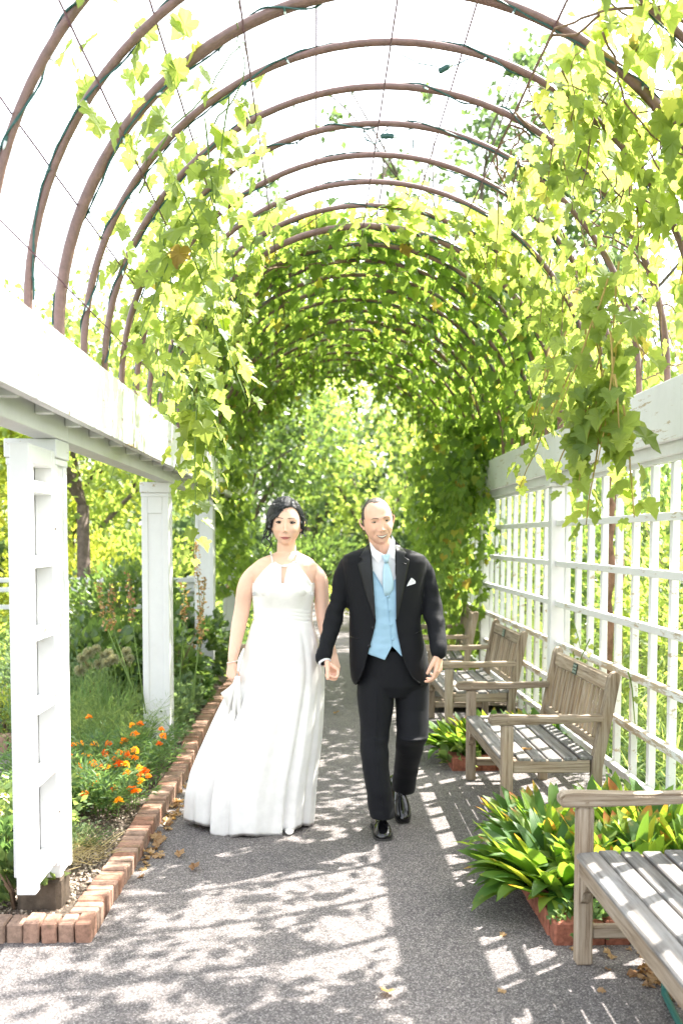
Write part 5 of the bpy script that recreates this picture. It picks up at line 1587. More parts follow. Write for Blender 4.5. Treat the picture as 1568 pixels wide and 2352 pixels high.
shift_mesh(jm, wl(man)); jm.materials.append(suit_m)
jacket = put('jacket', jm, man, wl(man))
for tab in (opL, opR):   # turned front edges
    pts = [];
    for zy in range(850, 1262, 12):
        x = interp(tab, zy)[0]; p = ZP(x, zy, YM - .12); pts.append(Vector((p.x, jfront(p.x, p.z, .001), p.z)))
    MB().tube(pts, .0045, 6).build('front_edge', suit_m, jacket, True)
def lapel(inner, outer, name, mat, off=.009, parent=jacket, z0=372, z1=852, step=8):
    cols = []
    zys = sorted(set(list(range(z0, z1, step)) + [z1] + [o[0] for o in outer if z0 <= o[0] <= z1]))
    for zy in zys:
        xi, xo = interp(inner, zy)[0], interp(outer, zy)[0]; c = []
        for q in range(6):
            x = xi + (xo - xi) * q / 5; p = ZP(x, zy, YM - .12)
            c.append(Vector((p.x, jfront(p.x, p.z, off * (1 - .35 * abs(q / 5 - .4))), p.z)))
        cols.append(c)
    return cloth_patch(name, cols, mat, parent, .006)
lapel([(372, 880), (430, 888), (850, 914)], [(372, 868), (455, 812), (462, 822), (470, 829), (476, 826), (497, 801), (520, 806), (700, 855), (852, 908)], 'lapel', lapel_m)
lapel([(342, 1040), (430, 1041), (850, 1045)], [(342, 1044), (365, 1068), (430, 1118), (438, 1108), (446, 1099), (452, 1101), (472, 1132), (500, 1127), (700, 1086), (852, 1050)], 'lapel', lapel_m, z0=342)
for a, b in (((872, 374), (860, 470)), ((1046, 350), (1062, 460))): pass
# jacket buttons, pocket flap, chest pocket and handkerchief
for zx, zy in ((898, 905), (873, 1020)):
    p = ZP(zx, zy, YM - .12); mb = MB(); ball(mb, (p.x, jfront(p.x, p.z, .004), p.z), (.0095, .005, .0095), 8); mb.build('button', lapel_m, jacket, True)
for x0, x1, y0, y1 in ((750, 806, 966, 974), (1165, 1222, 940, 922), (1083, 1107, 490, 497)):
    pts = []
    for q in range(7):
        p = ZP(x0 + (x1 - x0) * q / 6, y0 + (y1 - y0) * q / 6, YM - .1); pts.append(Vector((p.x, jfront(p.x, p.z, .0005 if y0 > 600 else .011), p.z)))
    MB().tube(pts, .0028, 5).build('pocket_welt', lapel_m, jacket, True)
hk = [(1110, 638), (1122, 612), (1141, 585), (1153, 592), (1168, 606), (1167, 621)]
V = [Vector((ZP(a, b, YM - .1).x, jfront(ZP(a, b, YM - .1).x, ZP(a, b, YM - .1).z, .008 + .003 * (i % 2)), ZP(a, b, YM - .1).z)) for i, (a, b) in enumerate(hk)]
MB().add(V + [v + Vector((0, .004, 0)) for v in V], [(0, 1, 2), (0, 2, 3), (0, 3, 4), (0, 4, 5), (0, 5, 11, 6), (6, 8, 7), (6, 9, 8), (6, 10, 9), (6, 11, 10)] + [(i, i + 6, i + 7, i + 1) for i in range(5)]).build('pocket_square', shirt_m, man, False)

def colgrid(xs, top, bot, off, name, mat, wr=.0, m=30, par=man, seed=0):
    cols = []
    for x in xs:
        t, b = interp(top, x)[0], interp(bot, x)[0]; c = []
        for j in range(m + 1):
            zy = t + (b - t) * j / m; p = ZP(x, zy, YM - .12)
            y = jfront(p.x, p.z, -off) + wr * noise.noise(Vector((p.x * 14 + seed, p.z * 26, 2)))
            c.append(Vector((p.x, y, p.z)))
        cols.append(c)
    return cloth_patch(name, cols, mat, par, .004)
colgrid(range(858, 1066, 6), [(858, 390), (880, 390), (905, 405), (966, 440), (985, 440), (1012, 400), (1040, 380), (1066, 390)], [(858, 740), (1066, 740)], .014, 'shirt', shirt_m, .003)
vest = colgrid(list(range(845, 984, 3)) + list(range(984, 1103, 3)), [(845, 500), (900, 545), (903, 555), (984, 690), (1037, 600), (1103, 500)], [(845, 1064), (875, 1076), (972, 1109), (1019, 1021), (1080, 1086), (1103, 1078)], .007, 'waistcoat', vest_m, .004, 50)
pts = []
for q in range(20):
    zy = 690 + 331 * q / 19; p = ZP(984 + 35 * q / 19, zy, YM - .12); pts.append(Vector((p.x, jfront(p.x, p.z, -.004), p.z)))
MB().tube(pts, .0014, 5).build('placket', vest_m, vest, True)
for zx, zy in ((993, 705), (1003, 793), (1012, 886), (1020, 977)):
    p = ZP(zx, zy, YM - .12); mb = MB(); ball(mb, (p.x, jfront(p.x, p.z, -.003), p.z), (.0068, .0045, .0068), 8); mb.build('button', vest_m, vest, True)
for a, b in (((901, 545), (984, 692)), ((1037, 598), (984, 692))):
    pts = [];
    for q in range(9):
        p = ZP(a[0] + (b[0] - a[0]) * q / 8, a[1] + (b[1] - a[1]) * q / 8, YM - .12); pts.append(Vector((p.x, jfront(p.x, p.z, -.005), p.z)))
    MB().tube(pts, .0026, 5).build('piping', vest_m, vest, True)
# collar wings
def plate(name, poly, mat, off, thick=.004, par=man):
    c = (sum(p[0] for p in poly) / len(poly), sum(p[1] for p in poly) / len(poly))
    P = [ZP(a, b, YM - .12) for a, b in poly] + [ZP(c[0], c[1], YM - .12)]
    V = [Vector((p.x, jfront(p.x, min(p.z, 1.50), off + (.004 if i == len(poly) else 0)), p.z)) for i, p in enumerate(P)]
    # collar stands away from the neck: follow the neck radius above the chest
    k = len(V); n = len(poly)
    F = [(i, (i + 1) % n, n) for i in range(n)]
    return MB().add(V + [v + Vector((0, thick, 0)) for v in V], F + [(f[2] + k, f[1] + k, f[0] + k) for f in F] + [(i, i + k, (i + 1) % n + k, (i + 1) % n) for i in range(n)]).build(name, mat, par, False, fix=True)
plate('collar_wing', [(876, 352), (884, 405), (893, 445), (934, 492), (968, 437), (916, 404)], shirt_m, .004)
plate('collar_wing', [(1021, 312), (1040, 346), (1041, 410), (1036, 469), (985, 436), (999, 398)], shirt_m, .004)
# tie: knot and blade
mb = MB()
def tie_ring(zy, xl, xr, d, off):
    a, b = ZP(xl, zy, YM - .13), ZP(xr, zy, YM - .13); cy = jfront((a.x + b.x) / 2, min(a.z, 1.5), off)
    return ((a.x + b.x) / 2, cy, a.z, (b.x - a.x) / 2, d)
rings(mb, [tie_ring(436, 958, 1004, .010, .010), tie_ring(446, 955, 1006, .014, .011), tie_ring(470, 963, 1000, .014, .011), tie_ring(490, 970, 994, .011, .009)], 24, 2.2)
tie = mb.build('tie', tie_m, man, True, fix=True)
mb = MB(); rings(mb, [tie_ring(488, 971, 993, .006, .006), tie_ring(510, 965, 1003, .008, .006), tie_ring(550, 959, 1016, .009, .005), tie_ring(610, 958, 1030, .009, .003), tie_ring(660, 962, 1026, .008, -.002), tie_ring(700, 972, 1000, .006, -.006)], 24, 2.2)
mb.build('tie_blade', tie_m, tie, True, fix=True)

# trousers
mb = MB()
LA = [(1180, 935, 5.31, 100), (1250, 915, 5.31, 118), (1330, 912, 5.30, 118), (1420, 917, 5.29, 113), (1520, 912, 5.27, 98), (1650, 903, 5.25, 92), (1800, 915, 5.22, 86), (1950, 936, 5.20, 82), (2050, 950, 5.20, 82), (2112, 955, 5.19, 80)]
LB_ = [(1180, 1115, 5.33, 110), (1250, 1140, 5.33, 114), (1330, 1147, 5.32, 109), (1420, 1147, 5.31, 106), (1520, 1148, 5.29, 105), (1600, 1146, 5.27, 101), (1640, 1135, 5.31, 93), (1750, 1116, 5.42, 82), (1850, 1100, 5.52, 78), (1955, 1088, 5.60, 75)]
for rr in (LA, LB_):
    rws = []
    for zy in range(rr[0][0], rr[-1][0] + 1, 10):
        x, Y, hw = interp([(q[0], q[1], q[2], q[3]) for q in rr], zy); p = ZP(x, zy, Y); r_ = hw * .36 / 2287 * Y
        rws.append((p.x, p.y, p.z, r_, r_ * (1.05 if zy < 1600 else 1.25)))
    rings(mb, rws, 36, 2.1)
p = ZP(1030, 1230, 5.32); rings(mb, [(p.x, 5.32, p.z + .16, .17, .115), (p.x, 5.32, p.z + .05, .185, .12), (p.x, 5.32, p.z - .03, .18, .12), (p.x, 5.32, p.z - .09, .10, .10)], 36, 2.3)
tm = smooth_mesh(mb, .006, 3, 'trousers')
kn = [ZP(910, 1660, 5.24), ZP(1140, 1620, 5.28), ZP(955, 2040, 5.2), ZP(1100, 1800, 5.5)]
def tw_(co, nr):
    d = np.zeros(len(co))
    for i, c in enumerate(co):
        v = Vector(c); k = max(math.exp(-((v - e).length / .14) ** 2) for e in kn)
        d[i] = .007 * k * noise.noise(Vector((v.x * 8 + v.z * 5, v.y * 8, v.z * 17))) + .0025 * noise.noise(v * 8)
        # pressed crease down the front of each leg
        if v.y < 5.6:
            cx = interp(LA if v.x < ZP(1035, 1500, 5.3).x else LB_, 0)[0]
    return d
wrinkle(tm, tw_)
shift_mesh(tm, wl(man)); tm.materials.append(suit_m); trou = put('trousers', tm, man, wl(man))
for tab, zz in ((LA, (1300, 2095)), (LB_, (1300, 1600))):
    pts = []
    for zy in range(zz[0], zz[1], 15):
        x, Y, hw = interp([(q[0], q[1], q[2], q[3]) for q in tab], zy); r_ = hw * .36 / 2287 * Y
        p = ZP(x + 6, zy, Y); pts.append(Vector((p.x, p.y - r_ * (1.05 if zy < 1600 else 1.25) + .001, p.z)))
    MB().tube(pts, .0022, 4).build('crease', suit_m, trou, True)

# shoes
def shoe(toe, yaw, pitch, par, dx=0):
    T_ = Matrix.Translation(toe) @ Euler((0, 0, yaw)).to_matrix().to_4x4() @ Euler((pitch, 0, 0)).to_matrix().to_4x4()
    prof = [(.300, .020, .045), (.294, .030, .062), (.27, .036, .078), (.235, .038, .090), (.19, .039, .094), (.155, .042, .078), (.12, .047, .063), (.085, .050, .052), (.05, .047, .043), (.022, .039, .034), (.006, .028, .024), (.0, .016, .016)]
    def mk(pr, z0, zf, flat):
        vs = []; n = 24
        for (y, w_, h) in pr:
            for k in range(n):
                a = 2 * PI * k / n; c, s_ = math.cos(a), math.sin(a)
                x = w_ * math.copysign(abs(c) ** .8, c); z = z0 + (zf(h) if s_ > 0 else 0) * abs(s_) ** (.75 if y < .14 else .9)
                if s_ > 0 and y >= .14: x *= 1 - .35 * s_ ** 2
                if s_ <= 0: z = z0 - flat * 0
                vs.append(T_ @ Vector((x + .006 * math.sin(y * 12), y, z)))
        m = len(pr)
        fs = [(i * n + k, i * n + (k + 1) % n, (i + 1) * n + (k + 1) % n, (i + 1) * n + k) for i in range(m - 1) for k in range(n)] + [tuple(range(n)), tuple((m - 1) * n + k for k in range(n))[::-1]]
        return MB().add(vs, fs)
    up = mk(prof, .012, lambda h: h, 0).build('shoe', shoe_m, par, True, fix=True)
    # welt and sole follow the outline
    n = 40; V = []
    out = [(x, y) for y, x, h in [(p[0], p[1] + .004, 0) for p in prof]]
    ring = [(x, y) for x, y in out] + [(-x, y) for x, y in out[::-1]]
    k = len(ring)
    V = [T_ @ Vector((x + .006 * math.sin(y * 12), y, 0.0)) for x, y in ring] + [T_ @ Vector((x + .006 * math.sin(y * 12), y, .013)) for x, y in ring]
    MB().add(V, [tuple(range(k))[::-1], tuple(range(k, 2 * k))] + [(i, (i + 1) % k, (i + 1) % k + k, i + k) for i in range(k)]).build('sole', sole_m, up, False, fix=True)
    for i in range(4):
        y = .135 + .014 * i; h = float(np.interp(y, [q[0] for q in prof[::-1]], [q[2] for q in prof[::-1]])) + .011
        MB().tube([T_ @ Vector((-.016, y, h - .004)), T_ @ Vector((0, y - .002, h + .003)), T_ @ Vector((.016, y, h - .004))], .0018, 5).build('lace', shoe_m, up, True)
    for sg in (-1, 1):
        MB().tube([T_ @ Vector((sg * .012, .128, .076)), T_ @ Vector((sg * .026, .118, .066)), T_ @ Vector((sg * .041, .124, .047)), T_ @ Vector((sg * .045, .14, .03))], .0018, 5).build('seam', shoe_m, up, True)
g = ground(886, 1934); shoe(Vector((g.x - .01, g.y + .01, .0)), R(4), 0, man)
g = ground(925, 1892); shoe(Vector((g.x + .005, g.y, .0)), R(12), R(36), man)

# head, neck and hands: one continuous body under the clothes
mb = MB()
hc = at(868.5, 1196, YM - .085); hc = Vector((hc.x, YM - .04, hc.z))
HM = Head(hc, (R(4), R(-8), R(6)), False, man)
HM.add_to(mb)
nb = ZP(962, 420, YM)
limb(mb, [HM.W((0, .03, -.05)), HM.W((0, .02, -.10)), Vector((nb.x, YM + .01, nb.z)), Vector((nb.x, YM + .02, nb.z - .06))], [.055, .056, .060, .070], 20)
limb(mb, [Vector((nb.x - .12, YM + .02, 1.40)), Vector((nb.x + .12, YM + .02, 1.40))], [.06, .06], 12)
rings(mb, [(nb.x, YM + .01, 1.44, .12, .07), (nb.x, YM + .01, 1.2, .14, .07), (nb.x, YM + .03, 1.05, .13, .06)], 24, 2.2)
for sl_ in (slL, slR): limb(mb, [ZP(a, b, Y) for a, b, Y, w_ in sl_], [w_ * .36 / 2287 * Y * (.62 if i < 4 else .5) for i, (a, b, Y, w_) in enumerate(sl_)], 12)
wl_ = ZP(585, 1118, 5.19); wr_ = ZP(1318, 1075, 5.145)
hand(mb, wr_, (-.06, -.12, -1), (-.55, -.85, 0), (-.85, .5, -.1), ((22, 30, 20), (28, 34, 22), (32, 38, 24), (36, 42, 26)), (.35, .25), 1.0)
hand(mb, wl_, (.72, -.05, -.62), (.25, -.75, .45), (-.35, -.45, -.75), ((62, 70, 30), (66, 74, 34), (70, 76, 34), (72, 78, 34)), (.1, .9), .98)
bmh = smooth_mesh(mb, .0026, 1, 'body', .4); shift_mesh(bmh, wl(man)); bmh.materials.append(skin_m); body_m = put('body', bmh, man, wl(man))
HM.eyes(iris_g, False, .0042, .0009, .0135, .0004)
for sg in (-1, 1):
    HM.ribbon('eyebrow', [(sg * .012, .0190), (sg * .024, .0240), (sg * .038, .0245), (sg * .049, .0175)], [(sg * .012, .0150), (sg * .024, .0190), (sg * .038, .0205), (sg * .049, .0165)], brow_m, .0016, 12, 3, .001)
HM.ribbon('mouth', [(-.0295, -.0665), (-.016, -.0715), (0, -.0735), (.016, -.0710), (.0295, -.0650)], [(-.0295, -.0680), (-.016, -.0820), (0, -.0865), (.016, -.0820), (.0295, -.0665)], mouth_m, .0008)
HM.ribbon('teeth', [(-.025, -.0695), (-.013, -.0730), (0, -.0742), (.013, -.0730), (.025, -.0685)], [(-.025, -.0715), (-.013, -.0795), (0, -.0825), (.013, -.0795), (.025, -.0705)], teeth_m, .0020)
HM.ribbon('lips', [(-.0315, -.0650), (-.016, -.0690), (-.004, -.0695), (.004, -.0695), (.016, -.0688), (.0315, -.0638)], [(-.0300, -.0668), (-.016, -.0718), (0, -.0738), (.016, -.0715), (.0300, -.0655)], lip_m, .0022, bulge=.001)
HM.ribbon('lips', [(-.029, -.0695), (-.015, -.0815), (0, -.0855), (.015, -.0812), (.029, -.0682)], [(-.027, -.0725), (-.014, -.0870), (0, -.0915), (.014, -.0868), (.027, -.0712)], lip_m, .0022, bulge=.002)
for sg in (-1, 1):
    q = HM.surf(sg * .0075, -.0515); mb = MB(); ball(mb, HM.W((q.x, q.y + .001, q.z)), (.0032, .002, .0018), 6); mb.build('nostril', mouth_m, man, True)
# receding hair: a close cap over the back and sides, thin on top
def hair_cap(H, rad, cen, keep, mat, name, thick, fine=72, wob=.0):
    vs, fs = [], []; nv, nu = fine, fine * 2
    for j in range(nv + 1):
        t = PI * (j + .001) / (nv + .002)
        for i in range(nu):
            a = 2 * PI * i / nu; x, y, z = math.sin(t) * math.cos(a), math.sin(t) * math.sin(a), math.cos(t)
            w_ = 1 + wob * noise.noise(Vector((x * 5, y * 5, z * 5)))
            vs.append(Vector((cen[0] + rad[0] * x * w_, cen[1] + rad[1] * y * w_, cen[2] + rad[2] * z * w_)))
    for j in range(nv):
        for i in range(nu):
            q = (j * nu + i, j * nu + (i + 1) % nu, (j + 1) * nu + (i + 1) % nu, (j + 1) * nu + i)
            c = sum((vs[k] for k in q), Vector()) / 4
            if keep(c.x, c.y, c.z): fs.append(q)
    used = sorted({k for f in fs for k in f}); mp_ = {k: i for i, k in enumerate(used)}
    me = MB().add([H.W(vs[k]) for k in used], [tuple(mp_[k] for k in f) for f in fs]).mesh(name, wl(H.p), True)
    bm = bmesh.new(); bm.from_mesh(me); bmesh.ops.recalc_face_normals(bm, faces=bm.faces)
    bmesh.ops.solidify(bm, geom=bm.faces[:], thickness=thick); bm.to_mesh(me); bm.free()
    me.polygons.foreach_set('use_smooth', [True] * len(me.polygons)); me.materials.append(mat)
    return put(name, me, H.p, wl(H.p))
def keep_m(x, y, z):
    ax = abs(x)
    front = -.030 - .30 * max(0, .072 - ax) + .04 * noise.noise(Vector((x * 60, z * 60, 0))) * .4      # hairline: temples pushed back, thin tuft in the middle
    if z > .085: return y > -.055 + .5 * min(ax, .05) * (1 if ax > .02 else .2)
    if z > .02: return y > -.022 - .012 * math.cos(z * 40)
    if z > -.02: return y > -.004 and not (.0 < y < .032 and z < .02)
    return y > .034 and z > -.085
mh = hair_cap(HM, (.0820, .105, .1235), (0, .002, 0), keep_m, hair_m, 'hair', .006, 80, .012)
mb = MB()
for k in range(900):
    an = random.uniform(-.2, PI + .2); z0 = random.uniform(.0, .118)
    x0 = .0825 * math.sqrt(max(0, 1 - (z0 / .125) ** 2)) * math.cos(an); y0 = .104 * math.sqrt(max(0, 1 - (z0 / .125) ** 2)) * math.sin(an)
    if z0 > .07 and y0 < -.03 and random.random() < .4: continue
    if not keep_m(x0, y0, z0): continue
    pts = []
    for q in range(5):
        f = q / 4; v = Vector((x0, y0 + .030 * f, z0 - .012 * f)); e = math.sqrt((v.x / .083) ** 2 + (v.y / .1065) ** 2 + (v.z / .125) ** 2)
        pts.append(HM.W(v / e * (1 + .022 * math.sin(f * PI))))
    mb.tube(pts, [.0010, .0013, .0013, .001, .0004], 4)
mb.build('strands', hair_m, mh, True)
# cuffs
def cuff(p, q, r, par, mat=shirt_m):
    mb = MB().tube([p, p.lerp(q, .5), q], [r, r * 1.01, r * .98], 24); mb.build('shirt_cuff', mat, par, True)
a = ZP(580, 1100, 5.20); b = ZP(592, 1128, 5.185); cuff(a, b, .034, man)
a = ZP(1318, 1050, 5.15); b = ZP(1319, 1068, 5.147); cuff(a, b, .034, man)
# =================================================================== the bride
YW = 5.40
bride = thing('person', 'dark haired woman in a long ivory halter gown, lifting her skirt with one hand', 'person', (-.18, 5.45, 0))
A_ = lambda x, y, Y: at(x, y, Y)
mb = MB()
hc = A_(657.5, 1202, YW - .085); hc = Vector((hc.x, YW - .04, hc.z))
HW = Head(hc, (R(-1), R(1.5), R(-2)), True, bride)
HW.add_to(mb)
nb = A_(659, 1284, YW)
limb(mb, [HW.W((0, .03, -.05)), HW.W((0, .022, -.10)), Vector((nb.x, YW + .01, nb.z + .01)), Vector((nb.x, YW + .015, nb.z - .05))], [.048, .049, .056, .075], 20)
# torso under the gown
tt = [(1268, 634, 684, .055), (1275, 618, 700, .065), (1283, 596, 716, .078), (1296, 580, 727, .090), (1312, 577, 729, .098), (1335, 582, 724, .108), (1360, 585, 719, .112), (1390, 588, 713, .098), (1420, 590, 710, .092), (1460, 580, 722, .110), (1500, 572, 730, .12)]
trow = []
for y in list(range(1268, 1500, 6)):
    l, r, ry = interp(tt, y); a, b = A_(l, y, YW), A_(r, y, YW); trow.append(((a.x + b.x) / 2, YW, a.z, (b.x - a.x) / 2, ry))
rings(mb, trow, 40, 2.15)
for sx in (-1, 1):    # bust
    c = A_(651 + sx * 31, 1352, YW); ball(mb, (c.x, YW - .062, c.z), (.062, .062, .06), 12)
armL = [(594, 1308, 5.41, .044), (573, 1330, 5.41, .046), (563, 1355, 5.41, .0465), (557, 1395, 5.42, .043), (549, 1435, 5.40, .0415), (541, 1475, 5.36, .034), (534, 1515, 5.32, .0245)]
armR = [(714, 1306, 5.41, .042), (733, 1328, 5.41, .043), (738, 1355, 5.42, .041), (740, 1400, 5.43, .039), (746, 1445, 5.40, .034), (757, 1480, 5.33, .027), (764, 1500, 5.27, .0225)]
for ar in (armL, armR): limb(mb, [A_(x, y, Y) for x, y, Y, r in ar], [r for *_, r in ar], 18)
hand(mb, A_(532, 1522, 5.315), (-.02, -.1, -1), (.86, -.5, 0), (.45, .85, 0), ((48, 60, 30), (50, 62, 30), (54, 64, 32), (58, 66, 34)), (.15, .25), .90)
hand(mb, A_(765, 1503, 5.262), (.14, -.42, -.9), (-.80, -.45, .1), (-.2, .85, -.4), ((18, 40, 20), (34, 56, 30), (38, 60, 30), (44, 60, 30)), (.1, -.15), .88)
bm_ = smooth_mesh(mb, .0026, 2, 'body', .4); shift_mesh(bm_, wl(bride)); bm_.materials.append(skin_w); body_w = put('body', bm_, bride, wl(bride))
HW.eyes(iris_m, True, .0056, .0032, .0155)
for sg in (-1, 1):
    HW.ribbon('eyebrow', [(sg * .0125, .0245), (sg * .026, .0265), (sg * .040, .0285), (sg * .050, .0235)], [(sg * .0125, .0212), (sg * .026, .0230), (sg * .040, .0256), (sg * .050, .0222)], lash_m, .0012, 12, 2)
HW.ribbon('lips', [(-.0265, -.0755), (-.013, -.0742), (-.004, -.0726), (0, -.0735), (.004, -.0726), (.013, -.0742), (.0265, -.0755)], [(-.0265, -.0762), (-.013, -.0788), (0, -.0792), (.013, -.0788), (.0265, -.0762)], lip_w, .0012, bulge=.0012)
HW.ribbon('lips', [(-.0255, -.0768), (-.013, -.0794), (0, -.0798), (.013, -.0794), (.0255, -.0768)], [(-.0235, -.0780), (-.012, -.0858), (0, -.0876), (.012, -.0858), (.0235, -.0780)], lip_w, .0012, bulge=.0024)
HW.ribbon('mouth_line', [(-.0300, -.0735), (-.013, -.0784), (0, -.0789), (.013, -.0784), (.0300, -.0735)], [(-.0300, -.0748), (-.013, -.0795), (0, -.0800), (.013, -.0795), (.0300, -.0748)], mouth_m, .0018, 12, 1)
for sg in (-1, 1):
    q = HW.surf(sg * .0070, -.0515); mb = MB(); ball(mb, HW.W((q.x, q.y + .001, q.z)), (.0028, .002, .0015), 6); mb.build('nostril', mouth_m, bride, True)
    e = MB(); ball(e, HW.W((sg * .078, .006, -.072)), .0042, 8); ball(e, HW.W((sg * .078, .008, -.062)), .0026, 6); ball(e, HW.W((sg * .0775, .009, -.054)), .0028, 6); e.tube([HW.W((sg * .0775, .010, -.04)), HW.W((sg * .078, .006, -.07))], .0006, 4); e.build('earring', pearl_m, bride, True)
# hair: pinned-up mass, swept from a right side parting
def keep_w(x, y, z):
    if y < .012 or (y < .03 and z < -.0):
        # opening for the face: bounds in x for each height
        xl = np.interp(z, [-.2, -.03, .006, .022, .060, .080, .092], [-.085, -.085, -.082, -.058, -.030, -.004, .026])
        xr = np.interp(z, [-.2, -.03, .030, .062, .080, .092], [.085, .085, .078, .064, .044, .026])
        if z < .092 and xl < x < xr: return False
        if z < -.03: return False
        if z < -.02 and y > -.01 and y < .03: return False
    if z < -.055: return False
    return True
wh = hair_cap(HW, (.101, .122, .140), (-.009, .014, .0), keep_w, hair_w, 'hair', .016, 72, .09)
mb = MB()
ball(mb, HW.W((-.01, .125, .02)), (.062, .045, .060), 10)
mb.build('bun', hair_w, wh, True)
mb = MB()
def on_hair(v, k=1.0):
    c = Vector((-.009, .014, 0)); d = v - c
    e = math.sqrt((d.x / .101) ** 2 + (d.y / .122) ** 2 + (d.z / .140) ** 2); return c + d / max(e, .05) * k
for k in range(520):
    left = random.random() < .72
    f0 = random.random()
    s0 = Vector((.026 + random.uniform(-.004, .004), -.085 + .13 * f0, .095 + .045 * math.sin(f0 * 2)))
    if left: e0 = Vector((-.10, random.uniform(-.03, .09), random.uniform(-.035, .04))); mid = Vector((-.04 + random.uniform(-.02, .02), -.075 + .11 * f0, .085 - .03 * (1 - f0)))
    else: e0 = Vector((.10, random.uniform(-.02, .08), random.uniform(-.055, .04))); mid = Vector((.072, -.050 + .12 * f0, .085))
    pts = []; ph = random.uniform(0, 6)
    for q in range(9):
        t = q / 8; v = s0 * (1 - t) ** 2 + mid * 2 * t * (1 - t) + e0 * t * t
        v = on_hair(v, 1.0 + .018 * math.sin(PI * t) + random.uniform(0, .02)); v.z += .0025 * math.sin(ph + t * 9)
        pts.append(HW.W(v))
    r = random.uniform(.0010, .0022); mb.tube(pts, [r * .7] + [r] * 7 + [r * .4], 4)
for k in range(70):   # loose flyaway strands catching the light
    d = Vector((random.uniform(-1, 1), random.uniform(-.6, .6), random.uniform(-.1, 1))).normalized(); v = on_hair(Vector((-.009, .014, 0)) + d * .1, 1.0)
    tv = Vector(rdir(1)[0]) * .028; mb.tube([HW.W(v), HW.W(v + tv * .5 + d * .012), HW.W(v + tv + d * .006)], [.0007, .0007, .0003], 3)
for k in range(26):   # pinned loops over the crown
    c0 = Vector((random.uniform(-.09, .0), random.uniform(-.06, .04), random.uniform(.06, .13))); rr = random.uniform(.008, .016); ax = Vector(rdir(1)[0])
    u = ax.orthogonal().normalized(); w2 = ax.cross(u); mb.tube([HW.W(on_hair(c0 + (u * math.cos(t) + w2 * math.sin(t)) * rr, 1.05)) for t in np.linspace(0, 5, 9)], .0013, 4)
mb.build('strands', hair_w, wh, True)
def Zh(px, py, y=-.01):   # portrait-crop pixel -> head local
    return Vector(((px - 745) * .000236, y, (800 - py) * .000236))
curls = [[(330, 820), (330, 940), (260, 1080), (212, 1180), (215, 1250), (280, 1310), (340, 1342)], [(385, 880), (402, 980), (370, 1080), (280, 1120), (215, 1170), (205, 1235)],
         [(400, 960), (350, 1090), (310, 1150), (370, 1210), (402, 1280), (360, 1380), (310, 1430)], [(290, 820), (285, 930), (245, 1010), (240, 1090)], [(395, 1050), (410, 1180), (440, 1290), (455, 1330)],
         [(1120, 640), (1180, 720), (1215, 800), (1195, 860), (1150, 905), (1140, 1000), (1195, 1080)], [(1100, 700), (1130, 850), (1115, 960), (1090, 1050)], [(1125, 880), (1120, 1000), (1150, 1060), (1180, 1085)], [(370, 760), (390, 900), (405, 1000), (390, 1080)], [(340, 760), (350, 880), (330, 960)]]
for c in curls:
    mb = MB()
    for j in range(4):
        o = Vector((random.uniform(-.003, .003), random.uniform(-.004, .004), random.uniform(-.002, .002)))
        pts = [HW.W(Zh(a, b, -.012 + .006 * math.sin(i * 1.3)) + o * (1 - .4 * i / len(c))) for i, (a, b) in enumerate(c)]
        limb(mb, pts, [.0022 - .0012 * i / len(pts) for i in range(len(pts))], 5)
    mb.build('curl', hair_w, wh, True)

